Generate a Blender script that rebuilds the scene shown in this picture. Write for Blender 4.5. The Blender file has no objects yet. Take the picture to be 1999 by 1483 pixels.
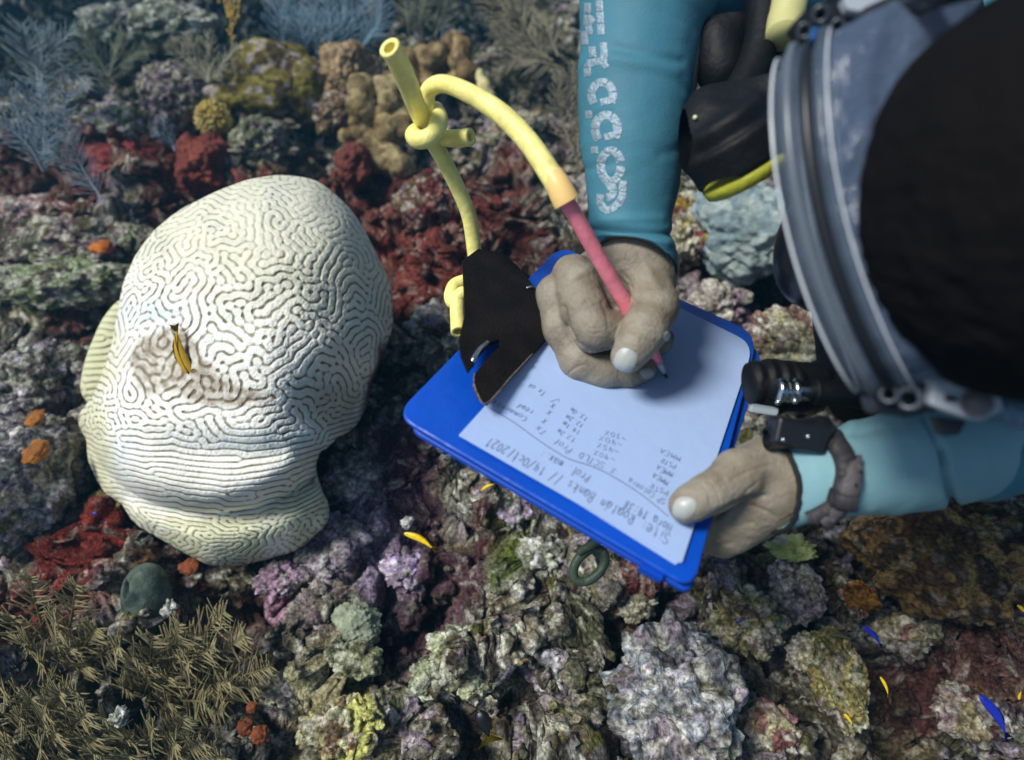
import bpy, math, random
import numpy as np
from mathutils import Vector, Matrix
from mathutils.bvhtree import BVHTree
random.seed(7); rng = np.random.default_rng(7)
sc = bpy.context.scene
COL = sc.collection
# ------------------------------------------------------------------ camera, sky, sun, exposure
FPX = 1200.0; H = 0.85; PITCH = math.radians(50)
cam = bpy.data.cameras.new('camera'); camo = bpy.data.objects.new('camera', cam); COL.objects.link(camo)
cam.sensor_width = 36; cam.lens = 36 * FPX / 1999.0; cam.clip_start = .01; cam.clip_end = 200
camo.location = (0, 0, H); camo.rotation_euler = (math.pi / 2 - PITCH, 0, 0)
cam.dof.use_dof = True; cam.dof.focus_distance = .60; cam.dof.aperture_fstop = 3.3
sc.camera = camo
SUN_EL, SUN_ROT = math.radians(58), math.radians(-98)      # sun to the left, a little behind the camera's far side
w = bpy.data.worlds.new('World'); sc.world = w; w.use_nodes = True
nt = w.node_tree; bg = nt.nodes['Background']; sky = nt.nodes.new('ShaderNodeTexSky'); sky.sky_type = 'NISHITA'
sky.sun_disc = False; sky.sun_elevation = SUN_EL; sky.sun_rotation = SUN_ROT
nt.links.new(sky.outputs[0], bg.inputs[0]); bg.inputs[1].default_value = .095
sl = bpy.data.lights.new('sun', 'SUN'); sl.energy = 4.0; sl.angle = math.radians(17); sl.color = (1.0, .985, .92)
so = bpy.data.objects.new('sun', sl); COL.objects.link(so)
sd = Vector((math.cos(SUN_EL) * math.sin(SUN_ROT), math.cos(SUN_EL) * math.cos(SUN_ROT), math.sin(SUN_EL)))
so.rotation_euler = sd.to_track_quat('Z', 'Y').to_euler(); so.location = (0, 0, 3)
sc.view_settings.view_transform = 'Standard'; sc.view_settings.look = 'None'
sc.view_settings.exposure = 0.2; sc.view_settings.gamma = 1
# ------------------------------------------------------------------ frames: pixel + depth -> metres
cR = np.array([1., 0, 0]); cF = np.array([0, math.cos(PITCH), -math.sin(PITCH)]); cU = np.array([0, math.sin(PITCH), math.cos(PITCH)])
CAM = np.array([0, 0, H])
MC = np.stack([cR, cU, -cF], 1)                # camera space -> world
def C(px, py, d): return np.array([(px - 999.5) / FPX * d, (741.5 - py) / FPX * d, -d])      # camera space
def toW(v): return np.asarray(v) @ MC.T + CAM
def P(px, py, d): return toW(C(px, py, d))
def G(px, py, z=0.0):                          # point of a pixel's ray at height z
    d = (H - z) / (math.sin(PITCH) - math.cos(PITCH) * (741.5 - py) / FPX)
    return P(px, py, d)
def Gd(px, py, z=0.0): return (H - z) / (math.sin(PITCH) - math.cos(PITCH) * (741.5 - py) / FPX)
# ------------------------------------------------------------------ noise
def _h(x, y, z, s):
    n = (x.astype(np.int64) * 374761393 + y.astype(np.int64) * 668265263 + z.astype(np.int64) * 2147483647 + s * 974634777) & 0xffffffff
    n = ((n ^ (n >> 13)) * 1274126177) & 0xffffffff
    n = ((n ^ (n >> 16)) * 2246822519) & 0xffffffff
    return ((n ^ (n >> 15)) & 0xffffff) / 16777215.0
def vnoise(p, s=0):
    i = np.floor(p).astype(np.int64); f = p - i; f = f * f * f * (f * (f * 6 - 15) + 10)
    x, y, z = i[:, 0], i[:, 1], i[:, 2]; r = 0
    for dx in (0, 1):
        wx = f[:, 0] if dx else 1 - f[:, 0]
        for dy in (0, 1):
            wy = f[:, 1] if dy else 1 - f[:, 1]
            for dz in (0, 1):
                wz = f[:, 2] if dz else 1 - f[:, 2]
                r = r + wx * wy * wz * _h(x + dx, y + dy, z + dz, s)
    return r * 2 - 1
def fbm(p, o=4, s=0, g=.5):
    r = 0; a = 1.; t = 0
    for k in range(o): r = r + a * vnoise(p * 2 ** k + 17.3 * k, s + k); t += a; a *= g
    return r / t
def bumps(p, s=0, r=.75):
    """cells with round knobs: height of the tallest dome over the point, and that dome's id value"""
    i = np.floor(p).astype(np.int64); best = np.zeros(len(p)); idv = np.zeros(len(p))
    for dx in (-1, 0, 1):
        for dy in (-1, 0, 1):
            for dz in (-1, 0, 1):
                x, y, z = i[:, 0] + dx, i[:, 1] + dy, i[:, 2] + dz
                q = np.stack([x + _h(x, y, z, s), y + _h(x, y, z, s + 1), z + _h(x, y, z, s + 2)], 1)
                d2 = ((p - q) ** 2).sum(1); hh = .45 + .55 * _h(x, y, z, s + 3)
                v = hh * np.sqrt(np.maximum(0, 1 - d2 / (r * hh) ** 2))
                m = v > best; best = np.where(m, v, best); idv = np.where(m, _h(x, y, z, s + 4), idv)
    return best, idv
def bumps2(p2, s=0, r=.8):
    i = np.floor(p2).astype(np.int64); best = np.zeros(len(p2)); idv = np.zeros(len(p2)); zz = np.zeros(len(p2), np.int64)
    for dx in (-1, 0, 1):
        for dy in (-1, 0, 1):
            x, y = i[:, 0] + dx, i[:, 1] + dy
            qx = x + _h(x, y, zz, s); qy = y + _h(x, y, zz, s + 1); hh = .4 + .6 * _h(x, y, zz, s + 3)
            d2 = (p2[:, 0] - qx) ** 2 + (p2[:, 1] - qy) ** 2
            v = hh * np.maximum(0, 1 - (d2 / (r * hh) ** 2) ** 1.5) ** .6
            m = v > best; best = np.where(m, v, best); idv = np.where(m, _h(x, y, zz, s + 4), idv)
    return best, idv
def sstep(a, b, x): t = np.clip((x - a) / (b - a), 0, 1); return t * t * (3 - 2 * t)
# ------------------------------------------------------------------ objects
def mesh(name, V, F, mat=None, parent=None, cols=None, smooth=True, mats=None, midx=None):
    V = np.asarray(V, float); me = bpy.data.meshes.new(name)
    off = np.array(parent['_o']) if parent is not None and '_o' in parent else np.zeros(3)
    if parent is None: off = np.array([V[:, 0].mean(), V[:, 1].mean(), V[:, 2].min()])
    V2 = (V - off).astype(np.float32)
    if isinstance(F, np.ndarray):
        k = F.shape[1]; n = len(F); me.vertices.add(len(V2)); me.vertices.foreach_set('co', V2.ravel())
        me.loops.add(n * k); me.loops.foreach_set('vertex_index', F.astype(np.int32).ravel())
        me.polygons.add(n); me.polygons.foreach_set('loop_start', np.arange(0, n * k, k, dtype=np.int32))
        me.update(calc_edges=True); me.validate()
    else: me.from_pydata([tuple(v) for v in V2], [], F)
    if smooth: me.polygons.foreach_set('use_smooth', np.ones(len(me.polygons), bool))
    if cols is not None:
        a = me.color_attributes.new('Col', 'FLOAT_COLOR', 'POINT'); c = np.ones((len(V2), 4), np.float32); c[:, :3] = cols; a.data.foreach_set('color', c.ravel())
    if mat is not None: me.materials.append(mat)
    if mats:
        for m in mats: me.materials.append(m)
        me.polygons.foreach_set('material_index', np.asarray(midx, np.int32))
    me.update()
    o = bpy.data.objects.new(name, me); COL.objects.link(o)
    if parent is not None: o.parent = parent; o['_o'] = tuple(off)
    else: o.location = off; o['_o'] = tuple(off)
    return o
def tag(o, label=None, cat=None, group=None, kind=None):
    if label: o['label'] = label
    if cat: o['category'] = cat
    if group: o['group'] = group
    if kind: o['kind'] = kind
    return o
def thing(name, loc, label, cat, group=None):
    o = bpy.data.objects.new(name, None); COL.objects.link(o); o.empty_display_size = .02; o.location = tuple(loc); o['_o'] = tuple(float(v) for v in loc)
    return tag(o, label, cat, group)
def join(parts):
    V = []; F = []; n = 0
    for v, f in parts:
        v = np.asarray(v); V.append(v); F += [tuple(int(i) + n for i in q) for q in f]; n += len(v)
    return np.concatenate(V), F
def joinC(parts):
    V = []; F = []; K = []; n = 0
    for v, f, c in parts:
        V.append(v); F.append(np.asarray(f) + n); K.append(np.broadcast_to(c, (len(v), 3))); n += len(v)
    return np.concatenate(V), np.concatenate(F), np.concatenate(K)
# ------------------------------------------------------------------ materials
def srgb(r, g, b):
    f = lambda c: c / 12.92 if c <= .04045 else ((c + .055) / 1.055) ** 2.4
    return (f(r / 255), f(g / 255), f(b / 255))
def mat(name, col=None, rough=.6, vcol=False, bump=0, bscale=100, spec=.4, metal=0, var=0, vscale=30, dark=None, trans=0, alpha=1, detail=6, bump2=0, b2scale=600, sub=0, coat=0, varsteps=None):
    m = bpy.data.materials.new(name); m.use_nodes = True; t = m.node_tree; n = t.nodes; L = t.links; b = n['Principled BSDF']
    b.inputs['Roughness'].default_value = rough; b.inputs['Metallic'].default_value = metal
    b.inputs['Specular IOR Level'].default_value = spec; b.inputs['Transmission Weight'].default_value = trans; b.inputs['Alpha'].default_value = alpha
    b.inputs['Coat Weight'].default_value = coat
    if sub: b.inputs['Subsurface Weight'].default_value = sub; b.inputs['Subsurface Radius'].default_value = (.006, .004, .003); b.inputs['Subsurface Scale'].default_value = 1
    tc = n.new('ShaderNodeTexCoord')
    def noise(s, d=detail):
        q = n.new('ShaderNodeTexNoise'); q.inputs['Scale'].default_value = s; q.inputs['Detail'].default_value = d; L.new(tc.outputs['Object'], q.inputs['Vector']); return q
    if vcol: a = n.new('ShaderNodeVertexColor'); a.layer_name = 'Col'; src = a.outputs['Color']
    else: a = n.new('ShaderNodeRGB'); a.outputs[0].default_value = (*col, 1); src = a.outputs[0]
    if var:
        q = noise(vscale); mr = n.new('ShaderNodeMapRange'); mr.inputs[1].default_value = .35; mr.inputs[2].default_value = .65; L.new(q.outputs[0], mr.inputs[0])
        mx = n.new('ShaderNodeMix'); mx.data_type = 'RGBA'; mx.blend_type = 'MULTIPLY'; mx.inputs[0].default_value = 1
        cr = n.new('ShaderNodeMix'); cr.data_type = 'RGBA'; L.new(mr.outputs[0], cr.inputs[0])
        dk = dark or (1 - var,) * 3; cr.inputs[6].default_value = (*dk, 1); cr.inputs[7].default_value = (1 + var * .5,) * 3 + (1,)
        L.new(src, mx.inputs[6]); L.new(cr.outputs[2], mx.inputs[7]); src = mx.outputs[2]
    L.new(src, b.inputs['Base Color'])
    prev = None
    for s, amt in ((bscale, bump), (b2scale, bump2)):
        if amt:
            q = noise(s); bp = n.new('ShaderNodeBump'); bp.inputs['Strength'].default_value = min(1, amt); bp.inputs['Distance'].default_value = .8 / s
            L.new(q.outputs[0], bp.inputs['Height'])
            if prev: L.new(prev.outputs[0], bp.inputs['Normal'])
            prev = bp
    if prev: L.new(prev.outputs[0], b.inputs['Normal'])
    return m
# ------------------------------------------------------------------ signed distance shapes -> one continuous surface
def smin(a, b, k):
    if k <= 0: return np.minimum(a, b)
    h = np.maximum(k - np.abs(a - b), 0) / k
    return np.minimum(a, b) - h * h * k * .25
def cone(p, a, b, ra, rb):
    a = np.asarray(a); b = np.asarray(b); ba = b - a; l2 = ba @ ba; pa = p - a
    t = np.clip(pa @ ba / max(l2, 1e-12), 0, 1); t2 = t
    return np.sqrt(((pa - t[..., None] * ba) ** 2).sum(-1)) - (ra + (rb - ra) * t2)
def ell(p, c, r, R=None):
    q = p - np.asarray(c)
    if R is not None: q = q @ R
    q = q / np.asarray(r); l = np.sqrt((q ** 2).sum(-1)); l2 = np.sqrt(((q / np.asarray(r)) ** 2).sum(-1))
    return l * (l - 1) / np.maximum(l2, 1e-9)
def surfnet(fn, lo, hi, res):
    lo = np.array(lo, float); hi = np.array(hi, float); n = np.ceil((hi - lo) / res).astype(int) + 1
    ax = [lo[i] + res * np.arange(n[i]) for i in range(3)]
    V = np.empty(n, np.float32)
    Y, Z = np.meshgrid(ax[1], ax[2], indexing='ij')
    for i0 in range(0, n[0], 24):
        xs = ax[0][i0:i0 + 24]
        X = np.broadcast_to(xs[:, None, None], (len(xs),) + Y.shape)
        p = np.stack([X, np.broadcast_to(Y, X.shape), np.broadcast_to(Z, X.shape)], -1)
        V[i0:i0 + 24] = fn(p)
    V = np.where(V == 0, 1e-9, V)
    s = V < 0
    nx, ny, nz = n - 1
    cnt = np.zeros((nx, ny, nz), int)
    for a in (0, 1):
        for b in (0, 1):
            for c in (0, 1): cnt += s[a:a + nx, b:b + ny, c:c + nz]
    act = (cnt > 0) & (cnt < 8); idx = np.full(act.shape, -1, np.int64); I = np.argwhere(act); idx[act] = np.arange(len(I))
    acc = np.zeros((len(I), 3)); num = np.zeros(len(I))
    cor = [(a, b, c) for a in (0, 1) for b in (0, 1) for c in (0, 1)]
    for u in cor:
        for d in range(3):
            if u[d] == 0:
                v = list(u); v[d] = 1
                A = V[I[:, 0] + u[0], I[:, 1] + u[1], I[:, 2] + u[2]]; B = V[I[:, 0] + v[0], I[:, 1] + v[1], I[:, 2] + v[2]]
                m = (A < 0) != (B < 0); t = np.where(m, A / np.where(m, A - B, 1), 0)
                pt = np.tile(np.array(u, float), (len(I), 1)); pt[:, d] += t
                acc += pt * m[:, None]; num += m
    verts = lo + res * (I + acc / np.maximum(num, 1)[:, None])
    quads = []
    for d in range(3):
        e1, e2 = [(1, 2), (2, 0), (0, 1)][d]
        sl0 = [slice(0, k) for k in n]; sl1 = [slice(0, k) for k in n]; sl0[d] = slice(0, n[d] - 1); sl1[d] = slice(1, n[d])
        a = s[tuple(sl0)]; b = s[tuple(sl1)]; E = np.argwhere(a != b)
        ok = (E[:, e1] > 0) & (E[:, e2] > 0) & (E[:, e1] < n[e1] - 1) & (E[:, e2] < n[e2] - 1); E = E[ok]
        def at(o1, o2):
            q = E.copy(); q[:, e1] -= o1; q[:, e2] -= o2; return idx[q[:, 0], q[:, 1], q[:, 2]]
        Q = np.stack([at(1, 1), at(0, 1), at(0, 0), at(1, 0)], 1); fl = ~a[tuple(E.T)]
        Q[fl] = Q[fl][:, ::-1]; quads.append(Q)
    return verts, np.concatenate(quads)
# ------------------------------------------------------------------ lofts, tubes, prisms
def cr_interp(K, n, closed=False):
    K = np.asarray(K, float); m = len(K)
    if closed: t = np.linspace(0, m, n, endpoint=False)
    else: t = np.linspace(0, m - 1, n)
    i = np.floor(t).astype(int)
    if not closed: i = np.minimum(i, m - 2)
    f = (t - i).reshape((-1,) + (1,) * (K.ndim - 1))
    g = (lambda j: K[j % m]) if closed else (lambda j: K[np.clip(j, 0, m - 1)])
    a, b, c, d = g(i - 1), g(i), g(i + 1), g(i + 2)
    return .5 * (2 * b + (c - a) * f + (2 * a - 5 * b + 4 * c - d) * f ** 2 + (3 * b - a - 3 * c + d) * f ** 3)
def gridfaces(r, c, closed=True):
    i = np.arange(r - 1)[:, None]; j = np.arange(c if closed else c - 1)[None]; jn = (j + 1) % c
    return np.stack([i * c + j, i * c + jn, (i + 1) * c + jn, (i + 1) * c + j], -1).reshape(-1, 4)
def tube(pts, rad, seg=16, n=None, hollow=0, cap=True, sm=True):
    pts = np.asarray(pts, float); rad = np.broadcast_to(np.asarray(rad, float), (len(pts),))
    if n: K = cr_interp(np.c_[pts, rad], n); pts, rad = K[:, :3], K[:, 3]
    T = np.gradient(pts, axis=0); T /= np.linalg.norm(T, axis=1)[:, None] + 1e-12
    u = np.cross(T[0], [0.3, .5, .8]); u /= np.linalg.norm(u); U = []
    for t in T: u = u - t * (u @ t); u /= np.linalg.norm(u); U.append(u)
    U = np.array(U); W = np.cross(T, U); a = np.linspace(0, 2 * np.pi, seg, endpoint=False)
    R = pts[:, None] + rad[:, None, None] * (U[:, None] * np.cos(a)[None, :, None] + W[:, None] * np.sin(a)[None, :, None])
    V = R.reshape(-1, 3); F = gridfaces(len(pts), seg)
    if hollow:                                       # inner wall and annular ends
        Ri = pts[:, None] + hollow * (R - pts[:, None]); allR = np.concatenate([R, Ri[::-1]]); V = allR.reshape(-1, 3); F = gridfaces(2 * len(pts), seg)
        nn = 2 * len(pts) - 1; j = np.arange(seg); F = np.concatenate([F, np.stack([nn * seg + j, nn * seg + (j + 1) % seg, (j + 1) % seg, j], 1)])
    elif cap:
        c0, c1 = len(V), len(V) + 1; V = np.r_[V, [pts[0]], [pts[-1]]]; j = np.arange(seg); m = (len(pts) - 1) * seg
        F = np.concatenate([F, np.stack([np.full(seg, c0), (j + 1) % seg, j, j], 1), np.stack([np.full(seg, c1), m + j, m + (j + 1) % seg, m + (j + 1) % seg], 1)])
        F = [tuple(dict.fromkeys(q)) for q in F.tolist()]
        return V, F
    return V, [tuple(q) for q in F.tolist()]
def prism(poly, nrm, th, bev=0):
    """extruded outline: poly are 3-D points on a plane, pushed th along nrm on both sides, bevelled edge"""
    poly = np.asarray(poly, float); c = poly.mean(0); nrm = np.asarray(nrm) / np.linalg.norm(nrm); n = len(poly)
    e1 = np.roll(poly, -1, 0) - poly; e0 = poly - np.roll(poly, 1, 0)
    k1 = np.cross(nrm, e1); k0 = np.cross(nrm, e0)
    k = k1 / (np.linalg.norm(k1, axis=1)[:, None] + 1e-9) + k0 / (np.linalg.norm(k0, axis=1)[:, None] + 1e-9); k /= np.linalg.norm(k, axis=1)[:, None] + 1e-9
    area = sum(np.cross(poly[i] - c, poly[(i + 1) % n] - c) @ nrm for i in range(n)); k *= 1 if area > 0 else -1
    R = [poly + k * bev + nrm * th, poly + nrm * (th - bev), poly - nrm * (th - bev), poly + k * bev - nrm * th]
    V = np.concatenate(R); F = [tuple(q) for q in gridfaces(4, n).tolist()]
    F += [tuple(range(n)), tuple(reversed(range(3 * n, 4 * n)))]
    return V, F
def rounded(poly2, r, seg=6):
    poly2 = np.asarray(poly2, float); out = []; n = len(poly2)
    for i in range(n):
        p = poly2[i]; a = poly2[i - 1] - p; b = poly2[(i + 1) % n] - p; ri = r[i] if hasattr(r, '__len__') else r
        if ri <= 0: out.append(p); continue
        p0 = p + a / np.linalg.norm(a) * ri; p1 = p + b / np.linalg.norm(b) * ri
        for t in np.linspace(0, 1, seg): out.append((1 - t) ** 2 * p0 + 2 * t * (1 - t) * p + t * t * p1)
    return np.array(out)
def bvh(V, F): return BVHTree.FromPolygons([Vector(v) for v in V], [tuple(int(i) for i in q) for q in F])
def project(tree, px, py, off=0.0004):                 # camera-space surface point under a pixel (prints, nails)
    d = Vector(C(px, py, 1.)).normalized(); h = tree.ray_cast(Vector((0, 0, 0)), d)
    if h[0] is None: return None
    nn = h[1] if h[1].dot(d) < 0 else -h[1]
    return np.array(h[0] + nn * off)
_ico = {}
def ico(s):
    if s not in _ico:
        import bmesh
        b = bmesh.new(); bmesh.ops.create_icosphere(b, subdivisions=s, radius=1); b.verts.ensure_lookup_table()
        _ico[s] = (np.array([v.co[:] for v in b.verts]), np.array([[v.index for v in f.verts] for f in b.faces])); b.free()
    return _ico[s]
#MARK_REEF
# ------------------------------------------------------------------ the reef floor (one sheet)
RED = srgb(112, 56, 50); DRED = srgb(78, 40, 38); BRED = srgb(112, 42, 36)
PAL = np.array([srgb(78, 64, 60), srgb(116, 110, 78), srgb(134, 130, 108), srgb(142, 132, 140), srgb(188, 184, 164), srgb(92, 92, 66), srgb(106, 86, 80), srgb(138, 142, 136), srgb(56, 46, 46), srgb(160, 150, 116)])
#        px   py    r   colour                 strength  sink
ANCH = [(90, 60, 190, srgb(24, 32, 36), .95, .12), (450, 50, 110, srgb(34, 42, 46), .9, .08), (640, 60, 170, srgb(40, 56, 68), .9, .12), (300, 130, 90, srgb(32, 38, 36), .9, .07), (880, 40, 160, srgb(36, 48, 50), .9, .12), (1050, 120, 120, srgb(95, 95, 82), .6, 0),  # near-black far-end entries paint the light's fall-off into the reef colour
        (240, 310, 90, RED, 1.1, 0), (390, 320, 75, RED, .95, 0), (150, 260, 60, DRED, .8, .02), (20, 300, 90, DRED, .8, .02), (330, 390, 90, DRED, 1.1, .03), (600, 400, 120, RED, 1.1, 0), (690, 330, 60, RED, .95, 0), (760, 430, 120, RED, 1.1, 0), (860, 520, 140, RED, 1.1, 0), (980, 430, 100, DRED, .8, 0), (1000, 330, 70, RED, .7, 0), (1060, 520, 90, DRED, .7, 0), (790, 590, 80, RED, .8, 0), (930, 620, 60, RED, .7, 0), (700, 500, 120, RED, 1.0, 0), (560, 350, 80, RED, .9, 0), (450, 380, 90, RED, 1.0, 0), (130, 380, 120, DRED, .9, 0), (880, 420, 110, RED, 1.0, 0),
        (1350, 470, 60, RED, .7, 0), (130, 1110, 100, BRED, .9, 0), (190, 1060, 60, BRED, .9, 0), (60, 1200, 90, RED, .8, .01), (330, 1110, 50, srgb(120, 70, 50), .7, 0), (470, 1180, 90, srgb(120, 70, 60), .6, 0),
        (800, 930, 90, srgb(95, 62, 82), .8, .02), (850, 1160, 110, srgb(88, 62, 72), .8, .03), (760, 1230, 70, srgb(60, 45, 52), .8, .06), (620, 1200, 60, srgb(110, 105, 95), .5, 0), (690, 1050, 80, srgb(165, 150, 172), .7, 0),
        (540, 1130, 50, srgb(178, 150, 178), .8, 0), (760, 1110, 60, srgb(180, 160, 195), .7, 0), (1020, 1060, 60, srgb(88, 100, 50), .7, 0), (980, 1110, 40, srgb(95, 110, 50), .8, 0), (960, 1055, 45, DRED, .7, 0), (1250, 1150, 60, srgb(130, 52, 42), .6, 0),
        (1400, 560, 110, srgb(150, 140, 150), .6, 0), (1440, 600, 60, srgb(140, 95, 125), .8, 0), (1490, 540, 90, srgb(100, 90, 120), .7, .03), (1550, 600, 80, srgb(60, 45, 60), .8, .05),
        (1540, 1130, 90, srgb(178, 160, 165), .8, 0), (1545, 1070, 45, srgb(190, 205, 120), .9, 0), (1560, 1200, 60, srgb(175, 155, 165), .7, 0), (1620, 1080, 100, srgb(60, 50, 46), .8, .06), (1800, 1330, 110, srgb(70, 50, 46), .85, .08), (1700, 1400, 90, srgb(90, 80, 62), .6, 0), (1930, 1250, 120, srgb(100, 62, 60), .7, .03), (1480, 1300, 90, srgb(165, 155, 130), .6, 0), (1170, 1280, 120, srgb(80, 82, 62), .7, .03), (1250, 1230, 70, srgb(55, 52, 48), .7, .05),  # dark brown entries on the right paint the diver's shadow into the crust
        (640, 1420, 100, srgb(165, 158, 110), .6, 0), (700, 1440, 45, srgb(200, 205, 110), .8, 0), (330, 1000, 50, srgb(60, 62, 60), .6, .06), (110, 620, 60, srgb(92, 60, 55), .8, .03), (130, 700, 60, srgb(120, 112, 70), .7, 0), (1850, 1440, 80, srgb(110, 105, 70), .5, 0), (1330, 1230, 50, DRED, .5, 0)]
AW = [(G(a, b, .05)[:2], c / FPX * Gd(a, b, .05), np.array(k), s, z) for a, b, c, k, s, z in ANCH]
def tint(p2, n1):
    """regional colours of the encrusting growth, plus shade painted dark in the hollows"""
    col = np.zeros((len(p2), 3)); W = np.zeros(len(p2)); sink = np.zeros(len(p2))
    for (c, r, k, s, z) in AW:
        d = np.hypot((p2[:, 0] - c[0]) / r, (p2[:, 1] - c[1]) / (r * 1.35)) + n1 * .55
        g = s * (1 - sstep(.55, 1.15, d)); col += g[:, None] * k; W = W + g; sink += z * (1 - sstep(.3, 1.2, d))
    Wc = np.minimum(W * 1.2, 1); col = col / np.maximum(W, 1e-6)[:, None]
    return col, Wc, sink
def crust(c, V, seed, W=0., dark=1.):
    """fine growth over any bare rock: dark turf, curly pale coralline rims, olive tufts, white specks"""
    m = fbm(V * 42, 3, seed + 3); c = c * np.clip(1 + .9 * m * (1 - .5 * W), .35, 1.7)[:, None]
    turf = sstep(-.05, .22, fbm(V * 19, 3, seed + 31)) * .68 * dark; c = c * (1 - turf[:, None]) + np.array(srgb(50, 42, 34)) * turf[:, None]
    w_ = V + .012 * np.stack([fbm(V * 40, 2, seed + 33), fbm(V * 40, 2, seed + 34), fbm(V * 40, 2, seed + 35)], 1)
    curl = sstep(.10, .02, np.abs(fbm(w_ * 46, 2, seed + 36))) * sstep(0, .25, fbm(V * 13, 2, seed + 37)) * .8 * (1 - .85 * W); c = c * (1 - curl[:, None]) + np.array(srgb(198, 200, 180)) * curl[:, None]
    sp = sstep(.24, .36, fbm(V * 80, 2, seed + 7)) * .75 * (1 - .7 * W); c = c * (1 - sp[:, None]) + np.array(srgb(215, 215, 200)) * sp[:, None]
    oc = .7 * sstep(.30, .42, fbm(V * 36, 2, seed + 9)) * (1 - .8 * W); c = c * (1 - oc[:, None]) + np.array(srgb(98, 98, 48)) * oc[:, None]
    lc = .6 * sstep(.28, .40, fbm(V * 30, 2, seed + 19)) * (1 - W); c = c * (1 - lc[:, None]) + np.array(srgb(158, 142, 165)) * lc[:, None]
    c = c * np.clip(1 + 1.1 * fbm(V * 170, 2, seed + 11) * .85, .3, 1.9)[:, None]
    return np.clip(c, .006, .75)
def reef_colour(p3, n1, idv, seed=50):
    k = (np.floor((idv * 7.13 + .5 * fbm(p3 * 5, 3, seed) + .5) * 5) % len(PAL)).astype(int)
    c = PAL[k] * .5 + PAL[(np.floor((fbm(p3 * 14, 3, seed + 21) + .6) * 11) % len(PAL)).astype(int)] * .5
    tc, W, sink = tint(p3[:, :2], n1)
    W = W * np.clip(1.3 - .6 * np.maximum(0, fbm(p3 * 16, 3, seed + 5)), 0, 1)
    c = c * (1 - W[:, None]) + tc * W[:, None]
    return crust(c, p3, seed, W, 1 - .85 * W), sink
REEFM = mat('reef_crust', vcol=True, rough=.85, spec=.15, bump=1, bscale=140, bump2=1, b2scale=480, var=.6, vscale=230, dark=(.36, .33, .28))
def build_reef():
    t = np.r_[np.linspace(.02, 3.2, 1150), 3.2 * (14 / 3.2) ** np.linspace(.01, 1, 130)]; s = np.linspace(-1, 1, 1250)
    T, S = np.meshgrid(t, s, indexing='ij')
    x = S * (.72 + T * .78); y = T - .25
    p2 = np.stack([x.ravel(), y.ravel()], 1); p3 = np.c_[p2, np.zeros(len(p2))]
    n1 = fbm(p3 * 6, 3, 5)
    wv = np.stack([fbm(p3 * 9, 3, 11), fbm(p3 * 9, 3, 21)], 1) * .05
    q = p2 + wv
    b1, i1 = bumps2(q / .26, 31); b2, i2 = bumps2(q / .088 + 3, 41, .85); b3, i3 = bumps2(q / .032 + 7, 61, .9); b4, i4 = bumps2(q / .0145 + 9, 71, .9)
    hmod = .5 + .5 * sstep(-.3, .3, fbm(p3 * 3.1, 2, 91))
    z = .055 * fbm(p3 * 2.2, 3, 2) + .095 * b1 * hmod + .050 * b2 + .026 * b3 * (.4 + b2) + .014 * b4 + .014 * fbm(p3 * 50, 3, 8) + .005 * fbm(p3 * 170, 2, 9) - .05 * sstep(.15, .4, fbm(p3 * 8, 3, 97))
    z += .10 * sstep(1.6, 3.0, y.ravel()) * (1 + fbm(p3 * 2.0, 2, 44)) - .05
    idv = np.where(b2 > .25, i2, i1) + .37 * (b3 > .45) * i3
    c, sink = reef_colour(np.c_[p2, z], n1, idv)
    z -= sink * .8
    lat = .030 * np.stack([fbm(np.c_[p2, z * 3] * 14, 3, 13), fbm(np.c_[p2, z * 3] * 14, 3, 23)], 1)
    V = np.c_[p2 + lat, z]
    o = mesh('reef', V, gridfaces(len(t), len(s), False)[:, ::-1], REEFM, cols=c); tag(o, kind='structure')
    return V, len(t), len(s), p2, z
RV, _, _, RP2, RZ = build_reef()
# coarse lookup of the floor's height
_g = {}
_ix = np.floor(RV[:, 0] / .02).astype(int) + 1000; _iy = np.floor(RV[:, 1] / .02).astype(int) + 1000
HM = np.full((2000, 2000), -1.); _m = (_ix > 0) & (_ix < 2000) & (_iy > 0) & (_iy < 2000); np.maximum.at(HM, (_ix[_m], _iy[_m]), RV[_m, 2])
def floorz(x, y): return HM[min(1999, max(0, int(math.floor(x / .02) + 1000))), min(1999, max(0, int(math.floor(y / .02) + 1000)))]
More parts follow.
